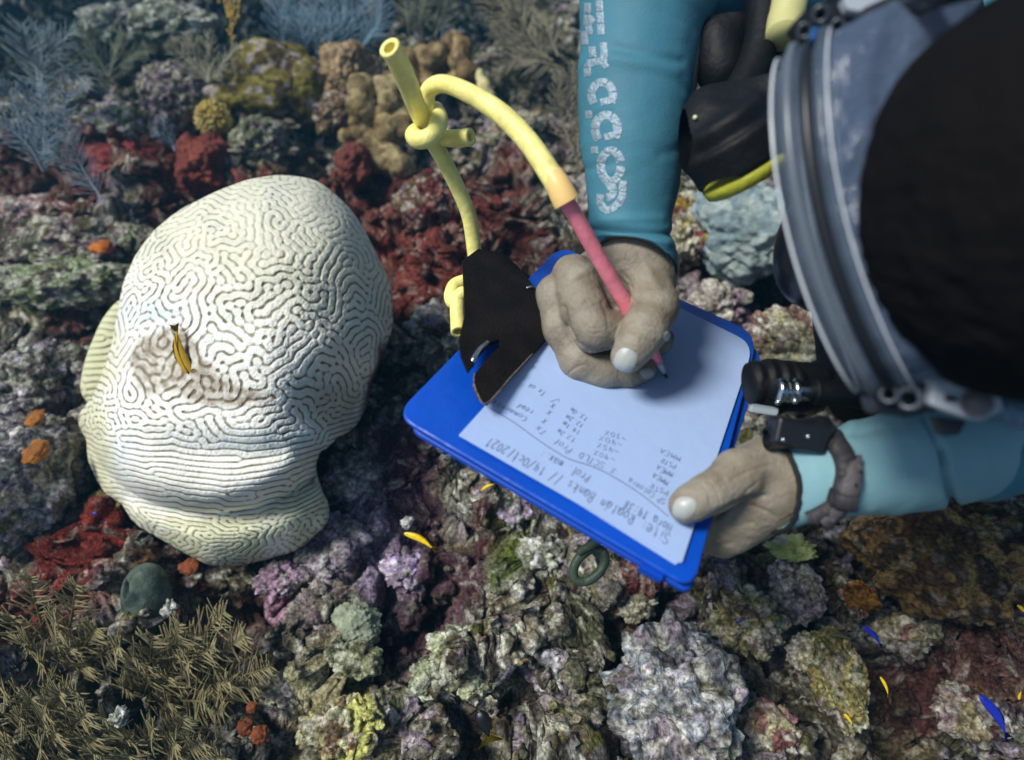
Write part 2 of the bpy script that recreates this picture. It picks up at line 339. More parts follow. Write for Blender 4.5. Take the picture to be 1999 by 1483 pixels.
# ------------------------------------------------------------------ loose coral rubble (uncountable)
def rubble():
    v, f = ico(3); parts = []; VV = []; n = 2200
    for i in range(n):
        t = rng.random() ** 1.3 * 2.3; y = t - .22; x = (rng.random() * 2 - 1) * (.68 + t * .74)
        r = .005 + .017 * rng.random() ** 2.8
        z0 = floorz(x, y)
        if z0 < -.5: continue
        sc3 = r * np.array([1, .6 + .6 * rng.random(), .45 + .5 * rng.random()]); a = rng.random() * 6.28
        seed = rng.random(3) * 50; d = 1 + .5 * vnoise(v * 1.3 + seed, 3) + .34 * vnoise(v * 3.0 + seed, 4) + .22 * vnoise(v * 6.5 + seed, 5)
        q = v * d[:, None] * sc3; ca, sa = math.cos(a), math.sin(a); tl = (rng.random() - .5) * 1.2
        q = np.stack([q[:, 0] * ca - q[:, 1] * sa, q[:, 0] * sa + q[:, 1] * ca, q[:, 2] + q[:, 0] * tl * .4], 1)
        VV.append((q + [x, y, z0 - r * .12], f, (rng.random(),) * 3))
    V, F, K = joinC(VV)
    n1 = fbm(np.c_[V[:, :2], V[:, 2] * 0] * 6, 3, 5); c, _ = reef_colour(V, n1, fbm(V * 7, 2, 160) + K[:, 0] * .6, 150)
    c = c * (.7 + .5 * K[:, :1])
    tag(mesh('coral_rubble', V, F, REEFM, cols=np.clip(c, .01, .7)), 'loose knobbly bits of broken coral lying all over the reef', 'rubble', kind='stuff')
rubble()
# ------------------------------------------------------------------ boulders, coral heads and sponges
ROCKM = mat('rock_crust', vcol=True, rough=.85, spec=.15, bump=1, bscale=110, bump2=1, b2scale=420, var=.6, vscale=190, dark=(.36, .33, .28))
SOFTM = mat('sponge_skin', vcol=True, rough=.8, spec=.2, bump=.6, bscale=260, bump2=.6, b2scale=900, var=.2, vscale=90)
def patches(V, cols, seed, sc=18, hf=.5, rock=False):
    k = (np.floor((fbm(V * sc, 3, seed) * .9 + .5) * len(cols) * 1.3) % len(cols)).astype(int)
    c = np.array(cols)[k] * np.clip(1 + hf * fbm(V * 120, 3, seed + 1) + .3 * fbm(V * 30, 2, seed + 2), .35, 1.7)[:, None]
    if rock: c = crust(c, V, seed * 3 + 200, .5, .45)
    return np.clip(c, .006, .8)
def lump(name, px, py, wpx, hpx, z, label, cat, cols, seed, knob=.0, kscale=30, rough=.15, nscale=7, flat=.8, m=None, sub=6, csc=18, group=None, spots=0, spotcol=(.6, .6, .52), fine=.05):
    d = Gd(px, py, z); c = P(px, py, d); rx = wpx / 2 / FPX * d; ry = hpx / 2 / FPX * d
    v, f = ico(sub); sd_ = rng.random(3) * 30 + seed
    # the head's own upright frame: wide as seen, its visible height split between depth and height
    sz = np.array([rx, ry * 1.05, ry * flat]); n = 1 + rough * 2.2 * fbm(v * nscale / 4 + sd_, 3, seed) + fine * 2 * fbm(v * 9 + sd_, 3, seed + 2)
    q = v * n[:, None]
    if knob:
        b, _ = bumps(v * sz / sz.max() * kscale / 8 + sd_, seed, .95); q = q * (1 + knob * (b - .4))[:, None]
    nv = v / sz; nv = nv / np.linalg.norm(nv, axis=1)[:, None]; V = q * sz + c + np.array([0, 0, -.15 * sz[2]])
    if m is None: b2_, _ = bumps(V * 95, seed + 60, .95); V = V + nv * (.0042 * (b2_ - .3) + .0022 * fbm(V * 210, 2, seed + 61))[:, None]
    else: V = V + nv * (.0012 * fbm(V * 160, 3, seed + 61))[:, None]
    k = patches(V, cols, seed, csc, rock=m is None)
    if spots:
        s = sstep(.22, .36, fbm(V * 60, 3, seed + 9)) * spots; k = k * (1 - s[:, None]) + np.array(spotcol) * s[:, None]
    o = mesh(name, V, f, m or ROCKM, cols=k); return tag(o, label, cat, group)
s_ = srgb
lump('coral_rock', 222, 240, 125, 95, .10, 'rounded grey green coral rock under the long arch of blue sea plume, left top', 'rock', [s_(150, 155, 120), s_(195, 195, 165), s_(110, 112, 80), s_(160, 140, 165)], 3, .25, 26, spots=.6)
lump('coral_rock', 345, 190, 140, 165, .12, 'tall dull purple brown boulder left of the olive plate coral', 'rock', [s_(105, 88, 98), s_(90, 78, 88), s_(125, 115, 105)], 4, .1, 30, spots=.35)
lump('coral_rock', 330, 40, 150, 90, .16, 'pale grey green rock at the top edge behind the branching plume', 'rock', [s_(140, 150, 135), s_(175, 185, 175), s_(95, 100, 90)], 5, .2, 26, spots=.5)
lump('coral_rock', 230, 40, 130, 80, .14, 'dim mottled rock at the top edge left of the pale one', 'rock', [s_(110, 125, 120), s_(80, 90, 88), s_(150, 160, 150)], 15, .2, 26, spots=.4)
lump('coral_mound', 672, 140, 108, 118, .13, 'smooth tan brown coral dome beside the olive plate coral', 'coral', [s_(140, 118, 86), s_(122, 100, 74), s_(158, 136, 104)], 6, .12, 20, rough=.14, m=SOFTM, flat=1.05)
lump('coral_rock', 660, 215, 130, 90, .07, 'brown pitted rock below the smooth tan dome', 'rock', [s_(130, 105, 80), s_(95, 75, 65), s_(150, 130, 95)], 7, .25, 26)
lump('brain_coral', 416, 229, 64, 62, .12, 'small round mustard yellow coral ball under the olive plate', 'coral', [s_(180, 158, 85), s_(158, 136, 72), s_(195, 178, 110)], 8, .28, 60, rough=.05, flat=1, m=SOFTM)
lump('coral_rock', 500, 275, 105, 120, .06, 'grey green finely pitted rock beneath the olive plate coral', 'rock', [s_(120, 125, 95), s_(140, 140, 115), s_(110, 95, 100)], 9, .12, 40, spots=.3)
lump('coral_rock', 60, 410, 200, 80, .05, 'pinkish brown ledge of rock right under the left blue sea plume', 'rock', [s_(120, 75, 62), s_(165, 140, 140), s_(105, 80, 60)], 10, .25, 24, spots=.5)
lump('coral_rock', 110, 470, 230, 90, .07, 'knobbly whitish rock near the left edge above the mossy boulder', 'rock', [s_(150, 145, 125), s_(190, 188, 172), s_(105, 100, 75), s_(120, 95, 105)], 11, .35, 30, spots=.7)
lump('coral_rock', 120, 548, 250, 105, .06, 'long mossy grey green boulder with white crusts near the left edge', 'rock', [s_(95, 105, 70), s_(120, 130, 95), s_(150, 165, 130), s_(80, 72, 70)], 12, .2, 30, spots=.8)
lump('coral_rock', 255, 470, 110, 80, .05, 'low green crusted stone against the upper left side of the white brain coral', 'rock', [s_(110, 115, 85), s_(150, 155, 125), s_(85, 75, 65)], 13, .2, 30, spots=.4)
lump('coral_rock', 60, 750, 160, 190, .07, 'pale lilac crusted boulder with a flat top at the left edge', 'rock', [s_(140, 136, 144), s_(165, 160, 165), s_(112, 112, 100), s_(90, 84, 78)], 14, .25, 26, spots=.5)
lump('coral_rock', 40, 930, 190, 300, .09, 'biggest grey lilac boulder at the left edge with white patches', 'rock', [s_(128, 126, 136), s_(104, 104, 110), s_(165, 164, 165), s_(140, 134, 148), s_(110, 108, 90)], 16, .12, 24, spots=.5)
lump('coral_rock', 190, 740, 90, 130, .04, 'chalky lilac stones between left boulder and the white brain coral', 'rock', [s_(170, 165, 168), s_(140, 135, 115), s_(190, 185, 175)], 17, .3, 30, spots=.5)
lump('coral_mound', 143, 885, 78, 110, .06, 'pale yellow pitted coral knob tucked beside the white brain coral', 'coral', [s_(205, 185, 125), s_(190, 168, 110), s_(215, 200, 150)], 18, .12, 60, m=SOFTM, rough=.08)
lump('coral_mound', 205, 985, 70, 60, .04, 'small sandy yellow crust under the skirt of the brain coral', 'coral', [s_(165, 145, 95), s_(145, 125, 85)], 19, .1, 40, m=SOFTM)
for px, py, r, lb in ((68, 815, 32, 'orange brown sponge patch on the lilac boulder, upper one'), (70, 880, 44, 'larger rusty brown sponge patch on the left boulder, lower one')):
    lump('sponge', px, py, r, r * 1.2, .145 if py < 850 else .165, lb, 'sponge', [s_(150, 95, 40), s_(130, 80, 35)], 20, 0, m=SOFTM, sub=4, flat=.4)
lump('sponge', 197, 482, 44, 32, .10, 'small orange sponge on the whitish rock by the left side', 'sponge', [s_(190, 110, 40), s_(170, 95, 35)], 21, 0, m=SOFTM, sub=4, flat=.6)
lump('sponge', 835, 395, 130, 135, .07, 'domed dark red sponge with white specks behind the hanging yellow tube', 'sponge', [s_(112, 55, 50), s_(95, 46, 44), s_(122, 68, 60)], 22, .12, 24, spots=.35)
lump('sponge', 398, 315, 105, 120, .06, 'rusty red sponge mound left of the pitted grey green rock', 'sponge', [s_(122, 60, 48), s_(105, 52, 44)], 23, .15, 24, m=SOFTM)
lump('sponge', 245, 320, 120, 110, .05, 'dark red sponge mound below the grey green coral rock', 'sponge', [s_(118, 48, 46), s_(95, 42, 40), s_(130, 62, 58)], 24, .2, 22, m=SOFTM)
lump('sponge', 692, 320, 66, 105, .07, 'brick red sponge column between tan lobes and the brain coral', 'sponge', [s_(100, 52, 46), s_(110, 60, 52)], 25, .1, 24, m=SOFTM)
lump('coral_mound', 1565, 665, 200, 140, .10, 'knobby cream coral beside the metal hose fitting and the mask', 'coral', [s_(200, 195, 165), s_(180, 175, 145), s_(150, 120, 110), s_(215, 210, 185)], 26, .5, 50, rough=.1)
lump('coral_mound', 1460, 440, 230, 210, .12, 'smooth wavy blue grey coral mound behind the regulator', 'coral', [s_(135, 150, 150), s_(120, 138, 142), s_(150, 162, 158)], 27, .12, 24, rough=.16, m=SOFTM)
lump('coral_rock', 1340, 440, 90, 150, .09, 'cream and ochre crusted stone right of the writing arm', 'rock', [s_(180, 170, 135), s_(150, 130, 60), s_(120, 62, 50), s_(195, 190, 165)], 28, .35, 30)
lump('coral_mound', 1850, 1075, 330, 240, .12, 'big golden brown coral dome below the left forearm, shadow painted into its browns', 'coral', [s_(112, 88, 52), s_(92, 68, 46), s_(140, 114, 70), s_(70, 54, 40)], 29, .15, 22, rough=.12, m=ROCKM, spots=.15)  # palette darkened to carry the shadow lying over this dome
lump('coral_rock', 1330, 1375, 230, 250, .10, 'tall blue grey ridged rock at the bottom edge, centre right', 'rock', [s_(130, 138, 150), s_(165, 165, 170), s_(95, 98, 104), s_(140, 130, 138)], 30, .15, 22, rough=.24, spots=.5)
lump('coral_mound', 1640, 1325, 90, 150, .08, 'upright olive tan coral knob low on the right', 'coral', [s_(150, 140, 90), s_(130, 120, 75), s_(165, 158, 105)], 31, .2, 30)
lump('coral_rock', 1590, 1275, 95, 70, .07, 'pale cream stone above the upright olive knob', 'rock', [s_(205, 200, 160), s_(180, 178, 135)], 32, .2, 30)
lump('coral_rock', 1560, 1150, 90, 110, .05, 'lilac grey crusted stone below the left wrist', 'rock', [s_(185, 165, 172), s_(165, 148, 155), s_(195, 188, 180)], 33, .2, 34, spots=.4)
lump('sponge', 1545, 1072, 82, 44, .09, 'flat lime yellow sponge crust just below the left wrist', 'sponge', [s_(170, 182, 112), s_(150, 162, 95), s_(165, 160, 140)], 34, .35, 40, m=SOFTM, flat=.5, rough=.3, spots=.4)
lump('sponge', 1680, 1165, 60, 60, .07, 'orange brown sponge lump left of the big golden dome', 'sponge', [s_(150, 105, 45), s_(120, 82, 40)], 35, .25, 30)
lump('coral_rock', 1450, 1210, 130, 110, .05, 'mottled olive and cream stone right of the board\'s lower corner', 'rock', [s_(140, 135, 90), s_(185, 180, 150), s_(110, 95, 80)], 36, .4, 34, spots=.4)
lump('coral_mound', 690, 1220, 95, 85, .07, 'fan shaped grey green coral plate below the brain coral', 'coral', [s_(130, 140, 120), s_(145, 152, 130)], 37, .08, 20, m=SOFTM, rough=.15)
for i, (px, py, wv_, hv, lb) in enumerate(((905, 1262, 125, 70, 'wide lobed grey green coral under the board, nearest the dark hollow'), (1000, 1255, 60, 45, 'small white rimmed coral lobe right of the wide lobed one'), (700, 1290, 90, 55, 'tan green coral lobe below the fan shaped plate'), (835, 1320, 70, 60, 'grey green coral lobe left of a purple crevice'), (665, 1275, 50, 40, 'little rounded coral lobe at the foot of the fan shaped plate'), (920, 1330, 90, 50, 'low pale green coral lobe below the wide lobed one'))):
    lump('coral_mound', px, py, wv_, hv, .09, lb, 'coral', [s_(150, 158, 125), s_(172, 178, 150), s_(128, 130, 98)], 40 + i, .4, 24, rough=.12, spots=.3, sub=5)
for i, (px, py, wv_, hv, zz, cols, lb) in enumerate((
        (690, 930, 110, 90, .06, [s_(175, 162, 178), s_(150, 140, 150), s_(200, 195, 195)], 'lilac and white crusted stone right of the brain coral foot'),
        (645, 1055, 130, 110, .05, [s_(165, 155, 175), s_(185, 178, 188), s_(140, 130, 150)], 'bumpy lilac grey stone under the brain coral rim, low right'),
        (545, 1130, 80, 60, .05, [s_(185, 155, 182), s_(165, 138, 160)], 'pink lilac crusted lump directly below the brain coral'),
        (790, 1110, 85, 60, .06, [s_(180, 162, 200), s_(160, 142, 178)], 'violet crusted lump below the yellow fish'),
        (1000, 985, 80, 90, .07, [s_(180, 185, 180), s_(120, 130, 120), s_(165, 150, 175)], 'curly white edged stone under the lower edge of the board'),
        (1060, 1085, 85, 80, .07, [s_(190, 200, 205), s_(125, 130, 115), s_(215, 220, 220)], 'white ring shaped crust left of the metal ring'),
        (1090, 1300, 100, 90, .07, [s_(165, 160, 185), s_(190, 188, 200), s_(120, 110, 125)], 'pale violet stone with holes low in the middle'),
        (860, 640, 110, 100, .05, [s_(150, 155, 125), s_(175, 175, 165), s_(130, 110, 120)], 'mossy pale stone between the brain coral and the black clip'),
        (1240, 1180, 70, 50, .06, [s_(185, 185, 160), s_(150, 145, 120)], 'cream pebble just below the board\'s bottom corner'),
        (620, 1190, 100, 110, .04, [s_(185, 178, 175), s_(160, 150, 140), s_(140, 120, 130)], 'pinkish white rubble stone left of the fan shaped plate'),
        (560, 1330, 110, 70, .03, [s_(140, 140, 110), s_(165, 165, 150)], 'grey green stone right of the brown sea plume'),
        (660, 1420, 120, 90, .05, [s_(170, 165, 120), s_(200, 198, 165), s_(150, 120, 90)], 'cream yellow rubble mound at the bottom edge, left of centre'),
        (950, 1180, 60, 50, .06, [s_(110, 80, 95), s_(140, 115, 130)], 'dusky purple pebble below the yellow green patch'),
        (1130, 390, 110, 100, .06, [s_(170, 168, 158), s_(140, 130, 125), s_(190, 188, 180)], 'grey white rubble mound behind the pencil top'),
        (1000, 250, 90, 80, .08, [s_(165, 160, 135), s_(120, 100, 85)], 'dull tan rock framed by the arch of the thick yellow tube'),
        (1400, 590, 110, 90, .05, [s_(165, 155, 150), s_(185, 178, 165), s_(150, 120, 140)], 'pinkish cream mound above the right corner of the board'),
        (1900, 1390, 110, 90, .06, [s_(120, 100, 85), s_(150, 135, 100), s_(110, 70, 65)], 'maroon brown stone in the lower right corner'),
        (1500, 1420, 110, 80, .05, [s_(150, 110, 110), s_(170, 160, 130), s_(120, 80, 80)], 'dusky pink stone right of the tall blue grey rock'),
        (1770, 1240, 110, 70, .05, [s_(165, 150, 110), s_(190, 180, 150), s_(130, 100, 90)], 'beige knobbed stone directly under the big golden dome'))):
    lump('coral_rock', px, py, wv_, hv, zz, lb, 'rock', cols, 60 + i, .4, 30, rough=.18, spots=.5, sub=5)
for px, py, r, z, lb in ((368, 1106, 34, .09, 'bright orange sponge blob touching the bottom rim of the brain coral'), (340, 1197, 24, .05, 'small orange sponge blob right of the green vase sponge'), (492, 1380, 22, .07, 'smallest orange sponge blob by the tips of the brown sea plume'), (478, 1420, 32, .07, 'upper left of two bright orange sponge blobs below the brown sea plume'), (506, 1433, 32, .07, 'right one of two bright orange sponge blobs below the brown sea plume')):
    lump('sponge', px, py, r, r * .9, z, lb, 'sponge', [s_(135, 74, 42), s_(112, 62, 36)], 80 + px % 7, .1, 20, m=SOFTM, sub=4, flat=.7)
for px, py, wv_, z, lb in ((795, 1020, 20, .11, 'tiny white shell above the yellow fish'), (232, 1397, 30, .16, 'tuft of white crust among the brown sea plume branches'), (330, 1185, 24, .08, 'small white shell right of the green vase sponge')):
    lump('shell', px, py, wv_, wv_, z, lb, 'shell', [s_(225, 228, 222), s_(205, 210, 205)], 90, .4, 30, sub=4)
# clustered corals as one surface each
def cluster(name, px, py, z, spheres, label, cols, seed, res=.0035, k=.006, ns=.15, m=None, spots=0, spotcol=(.6, .6, .5), csc=16):
    d0 = Gd(px, py, z); c = C(px, py, d0); S = [(c + np.array([a / FPX * d0, -b / FPX * d0, dz]), np.array(r if hasattr(r, '__len__') else (r, r, r)) / FPX * d0) for a, b, dz, r in spheres]
    lo = np.min([q - r.max() * 1.15 for q, r in S], 0); hi = np.max([q + r.max() * 1.15 for q, r in S], 0)
    def fn(p):
        D = None
        for q, r in S:
            e = ell(p, q, r); D = e if D is None else smin(D, e, k)
        return D
    V, F = surfnet(fn, lo, hi, res); V = toW(V)
    cw = toW(c); dv = V - cw; nn = dv / (np.linalg.norm(dv, axis=1)[:, None] + 1e-9)
    b3_, _ = bumps(V * 70, seed + 5, .95); V = V + nn * (ns * .03 * fbm(V * 50, 3, seed) + .004 * (b3_ - .3))[:, None]
    kcol = patches(V, cols, seed, csc)
    if spots:
        s = sstep(.2, .34, fbm(V * 45, 3, seed + 9)) * spots; kcol = kcol * (1 - s[:, None]) + np.array(spotcol) * s[:, None]
    return tag(mesh(name, V, F, m or SOFTM, cols=kcol), label, 'coral')
cluster('plate_coral', 530, 160, .13, [(-10, -20, .0, (62, 58, 55)), (40, -10, -.02, (58, 48, 50)), (0, 30, .02, (75, 45, 45)), (60, 30, -.01, (34, 50, 40)), (-75, 42, .055, (38, 17, 22)), (-45, 60, .06, (52, 14, 22)), (-8, 66, .05, (40, 10, 18)), (-30, -52, 0, (34, 26, 30)), (30, -62, -.02, (38, 18, 26)), (75, -30, -.02, (24, 22, 22)), (-85, 8, .02, (24, 22, 20))], 'olive green plate coral with pale rims and a frilled lower shelf', [s_(112, 104, 44), s_(92, 84, 36), s_(126, 116, 52), s_(80, 66, 40)], 101, k=.012, spots=.6, spotcol=(.42, .36, .4), csc=16)
rl = random.Random(3)
cluster('lobed_coral', 740, 250, .10, [(rl.uniform(-62, 60), rl.uniform(-75, 85), rl.uniform(-.01, .04), rl.uniform(15, 28)) for i in range(40)], 'mustard brown lobed coral cluster left of the upper tube knot', [s_(132, 114, 76), s_(110, 94, 62), s_(158, 142, 102)], 102, k=.004)
cluster('lobed_coral', 845, 130, .12, [(rl.uniform(-75, 85), rl.uniform(-30, 45), rl.uniform(-.02, .03), rl.uniform(12, 24)) for i in range(30)] + [(40, -48, .0, 20), (25, -35, 0, 18)], 'tan knobbed coral cluster behind the open top of the yellow tube', [s_(128, 106, 70), s_(150, 130, 92), s_(104, 84, 58)], 103, k=.004)
cluster('finger_coral', 945, 175, .13, [(0, 0, 0, (14, 24, 14)), (-8, -26, 0, (8, 14, 8)), (6, 14, 0, (18, 14, 14))], 'pale yellow upright coral knob under the arch of the thick tube', [s_(205, 195, 140), s_(190, 180, 125)], 104)
# green vase sponge with its opening
def vase():
    d0 = Gd(275, 1160, .08); c = C(275, 1160, d0); u = d0 / FPX
    def fn(p):
        b = ell(p, c + np.array([0, 0, -.01]), np.array([42, 56, 44]) * u); b = smin(b, ell(p, c + np.array([6 * u, -22 * u, -.01]), np.array([40, 34, 40]) * u), .01)
        h = ell(p, c + np.array([-22 * u, 12 * u, .014]), np.array([12, 19, 26]) * u)
        return -smin(-b, h, .006)
    V, F = surfnet(fn, c - 70 * u, c + 70 * u, .0016); V = toW(V)
    tag(mesh('vase_sponge', V, F, SOFTM, cols=patches(V, [s_(88, 102, 92), s_(76, 90, 82), s_(100, 114, 102)], 55, 30)), 'grey green barrel shaped sponge with a dark side opening above the brown sea plume', 'sponge')
vase()
# ------------------------------------------------------------------ the bleached brain coral
def labyrinth(n=640, lam=9.6, steps=40):
    k = np.fft.fftfreq(n) * 2 * np.pi; KX, KY = np.meshgrid(k, k, indexing='ij'); k0 = 2 * np.pi / lam; K2 = (KX ** 2 + KY ** 2) / k0 ** 2
    u = rng.standard_normal((n, n)); U = np.fft.fft2(u)
    ani = np.exp(-((KX / k0) ** 2 - 1) ** 2 * 12) * np.exp(-(KY / k0) ** 2 * 14)     # near the foot the valleys run level
    A = np.real(np.fft.ifft2(U * ani)); A /= A.std(); B = u * .6
    yy = np.linspace(0, 1, n)[:, None]; xx = np.linspace(0, 1, n)[None]
    wgt = sstep(.55, .68, yy + .10 * (xx - .5)) * (1 - sstep(.74, .81, yy))
    wgt = wgt * np.clip(.55 + 1.2 * np.real(np.fft.ifft2(np.fft.fft2(rng.standard_normal((n, n))) * np.exp(-K2 * 90))) / .02, .1, .6); u = (A * wgt + B * (1 - wgt)) * .5
    r = .55; dt = .35; L = 1 / (1 - dt * (r - (1 - K2) ** 2))
    for i in range(steps):
        u = np.real(np.fft.ifft2(np.fft.fft2(u + dt * (.38 * u ** 2 - u ** 3)) * L))
    return u / np.abs(u).max()
LAB = labyrinth()
def samp(A, y, x):
    n = A.shape[0]; y = np.clip(y, 0, n - 1.01); x = np.clip(x, 0, n - 1.01); i = y.astype(int); j = x.astype(int); a = y - i; b = x - j
    return (A[i, j] * (1 - a) * (1 - b) + A[i + 1, j] * a * (1 - b) + A[i, j + 1] * (1 - a) * b + A[i + 1, j + 1] * a * b)
def brain():
    out = [(550, 342), (610, 350), (662, 385), (705, 440), (738, 500), (762, 560), (768, 620), (752, 680), (728, 740), (716, 792), (690, 838), (640, 870), (612, 905), (622, 950), (650, 992), (640, 1020), (600, 1052), (545, 1085), (480, 1098), (420, 1102), (365, 1078), (310, 1050), (265, 1025), (240, 985), (205, 960), (182, 920), (170, 870), (152, 815), (180, 775), (205, 715), (222, 650), (234, 590), (246, 540), (275, 480), (330, 425), (400, 385), (470, 355)]
    out = cr_interp(np.array(out, float), 1500, True); cx, cy = 455, 715
    ang = np.arctan2(out[:, 1] - cy, out[:, 0] - cx); rad = np.hypot(out[:, 0] - cx, out[:, 1] - cy); o = np.argsort(ang)
    A = np.linspace(-np.pi, np.pi, 1300, endpoint=False); R = np.interp(A, ang[o], rad[o], period=2 * np.pi)
    R = R + 2.2 * vnoise(np.c_[np.cos(A) * 14, np.sin(A) * 14, A * 0], 3) + 5 * vnoise(np.c_[np.cos(A) * 9, np.sin(A) * 9, A * 0], 6) * (np.sin(A) > .2) + 4 * vnoise(np.c_[np.cos(A) * 40, np.sin(A) * 40, A * 0], 4) * (np.sin(A) > .2)
    ks = np.exp(-np.linspace(-2.5, 2.5, 61) ** 2); ks /= ks.sum(); R = .25 * R + .75 * np.convolve(np.r_[R[-30:], R, R[:30]], ks, 'valid')
    nr = 520; rr = np.sin(np.linspace(0, 1, nr) * np.pi / 2) ** .92; rr[0] = .0008
    X = cx + rr[:, None] * R[None] * np.cos(A)[None]; Y = cy + rr[:, None] * R[None] * np.sin(A)[None]; RT = np.broadcast_to(rr[:, None], X.shape)
    kk = np.exp(-np.linspace(-2.5, 2.5, 301) ** 2); kk /= kk.sum(); Rs = np.convolve(np.r_[R[-150:], R, R[:150]], kk, 'valid'); RR = np.clip(rr[:, None] * (R / Rs)[None], 0, 1)
    # main dome plus spreading foot
    def dome(x0, y0, a, b, th, p=2.):
        c, s = math.cos(th), math.sin(th); u = ((X - x0) * c + (Y - y0) * s) / a; v = (-(X - x0) * s + (Y - y0) * c) / b
        return np.maximum(0, 1 - (u * u + v * v) ** (p / 2)) ** .5
    d1 = .185 * dome(485, 610, 272, 322, math.radians(24), 2.2) + .0
    d2 = .12 * dome(430, 800, 262, 200, math.radians(-8), 2.4)
    edge = .055 * np.sqrt(np.maximum(0, 1 - RT ** 12)) + .035 * np.sqrt(np.maximum(0, 1 - RR ** 3))
    h = -smin(-(d1 + edge), -(d2 + edge), .03)
    fold = cr_interp(np.array([(130, 800), (175, 870), (222, 940), (300, 985), (400, 1000), (500, 985), (570, 950), (640, 890)], float), 60); D2 = np.full(X.shape, 1e9); sg = np.zeros(X.shape)
    for a_, b_ in zip(fold[:-1], fold[1:]):
        ab = b_ - a_; t_ = np.clip(((X - a_[0]) * ab[0] + (Y - a_[1]) * ab[1]) / (ab @ ab), 0, 1); e_ = np.hypot(X - a_[0] - t_ * ab[0], Y - a_[1] - t_ * ab[1]); m_ = e_ < D2; D2 = np.where(m_, e_, D2); sg = np.where(m_, np.sign(ab[0] * (Y - a_[1]) - ab[1] * (X - a_[0])), sg)
    DS = D2 * sg                                             # below the fold is positive: the spreading foot
    h = h - .017 * np.exp(-((DS - 6) / 20) ** 2) + .012 * np.exp(-((DS + 38) / 34) ** 2) + .010 * np.exp(-((DS - 48) / 30) ** 2) * sstep(.98, .9, RT)
    h = h + .006 * np.exp(-((Y - 830 - .1 * (X - 400)) / 30) ** 2) - .006 * np.exp(-((Y - 885 - .05 * (X - 400)) / 22) ** 2) * sstep(270, 400, X)
    h = h - .010 * np.exp(-((X - 330) / 60) ** 2 - ((Y - 700) / 50) ** 2) - .020 * np.exp(-((X - 655) / 55) ** 2 - ((Y - 770) / 60) ** 2) + .014 * np.exp(-((X - 300) / 75) ** 2 - ((Y - 800) / 90) ** 2)
    p3 = np.c_[X.ravel() / 300, Y.ravel() / 300, np.zeros(X.size)]
    h = h + (.010 * fbm(p3 * 2.2, 2, 77)).reshape(X.shape)
    dep = .90 + .07 * (1 - sstep(500, 1100, Y)) - .055 * sstep(700, 1100, Y) - h
    # labyrinth, with more rings packed toward the rounded edge
    st = (np.arcsin(np.minimum(RR, .995) * .92) / np.arcsin(.92)) / np.maximum(RR, 1e-3) * .92
    sx = cx + (X - cx) * (.80 + .34 * RR ** 3); sy = cy + (Y - cy) * (.84 + .28 * RR ** 3); sy = sy + .28 * np.maximum(0, sy - 770)
    wx = 8 * fbm(p3 * 2.5, 2, 81).reshape(X.shape); wy = 8 * fbm(p3 * 2.5, 2, 83).reshape(X.shape)
    u = samp(LAB, ((sy - 240 + wy) / 1050 * 640).ravel(), ((sx - 30 + wx) / 1050 * 640).ravel()).reshape(X.shape)
    ridge = sstep(-.6, -.14, u) * .8 + .2 * sstep(-.2, .5, u)                              # broad tops, narrow valleys
    amp = .0022 * (.75 + .6 * fbm(p3 * 7, 2, 95).reshape(X.shape)) * (1 - .5 * sstep(.94, 1, RT)) * np.interp(Y, [340, 420, 500, 1100], [.45, .7, 1, 1])
    dep = dep - amp * (ridge - .5) - .0006 * fbm(p3 * 60, 2, 85).reshape(X.shape)
    V = P(X.ravel()[:, None][:, 0], Y.ravel(), dep.ravel()) if False else None
    cs = np.stack([(X - 999.5) / FPX * dep, (741.5 - Y) / FPX * dep, -dep], -1)
    # sides that run back under the rim and down into the reef
    rim = cs[-1]; cc = np.array([(cx - 999.5) / FPX * .9, (741.5 - cy) / FPX * .9, 0]); back = []
    for k, (dd, s) in enumerate([(.006, 1.0), (.014, .99), (.03, .96), (.06, .9), (.10, .82), (.2, .7), (.34, .6)]):
        r2 = rim.copy(); r2[:, :2] = (cc[:2] + (rim[:, :2] - cc[:2]) * s) * ((-rim[:, 2] + dd) / -rim[:, 2])[:, None]; r2[:, 2] -= dd; back.append(r2)
    allv = np.concatenate([cs, np.array(back)]); nR = len(allv)
    # colour: bleached cream, tan valleys, two living brown patches, bluish and greenish tints
    base = np.array(srgb(240, 238, 228)) * np.ones(X.shape + (1,)); cream = np.array(srgb(216, 213, 188)); val = np.array(srgb(105, 92, 66)); val2 = np.array(srgb(176, 165, 132))
    def g(x0, y0, a, b): return np.exp(-((X - x0) / a) ** 2 - ((Y - y0) / b) ** 2)
    nz = fbm(p3 * 5, 3, 87).reshape(X.shape)
    up = np.clip(1 - sstep(470, 700, Y - .25 * (X - 450)) + .3 * nz, 0, 1)[..., None]; base = base * (1 - up * .85) + cream * up * .85
    yg = np.clip(sstep(-5, 30, DS) * (.75 + .9 * nz), 0, 1)[..., None] * .75; base = base * (1 - yg) + np.array(srgb(205, 206, 158)) * yg
    sd2 = np.clip(sstep(240, 190, X + 30 * nz) , 0, 1)[..., None] * .75; base = base * (1 - sd2) + np.array(srgb(208, 205, 165)) * sd2
    bl = np.clip(.9 * g(540, 860, 160, 26) + .8 * g(300, 610, 90, 30) + .7 * g(720, 640, 35, 60) + .8 * g(610, 760, 60, 40) + .6 * g(240, 870, 30, 60) + .5 * g(640, 860, 50, 30) + .35 * nz, 0, 1)[..., None] * .55
    base = base * (1 - bl) + np.array(srgb(190, 212, 226)) * bl
    pc = ((.5 + .5 * nz + g(320, 690, 66, 52) * 1.6 + g(300, 720, 60, 50) * .8 + g(450, 775, 70, 26) * 1.1 + g(395, 750, 40, 30) * .9) > 1.12)
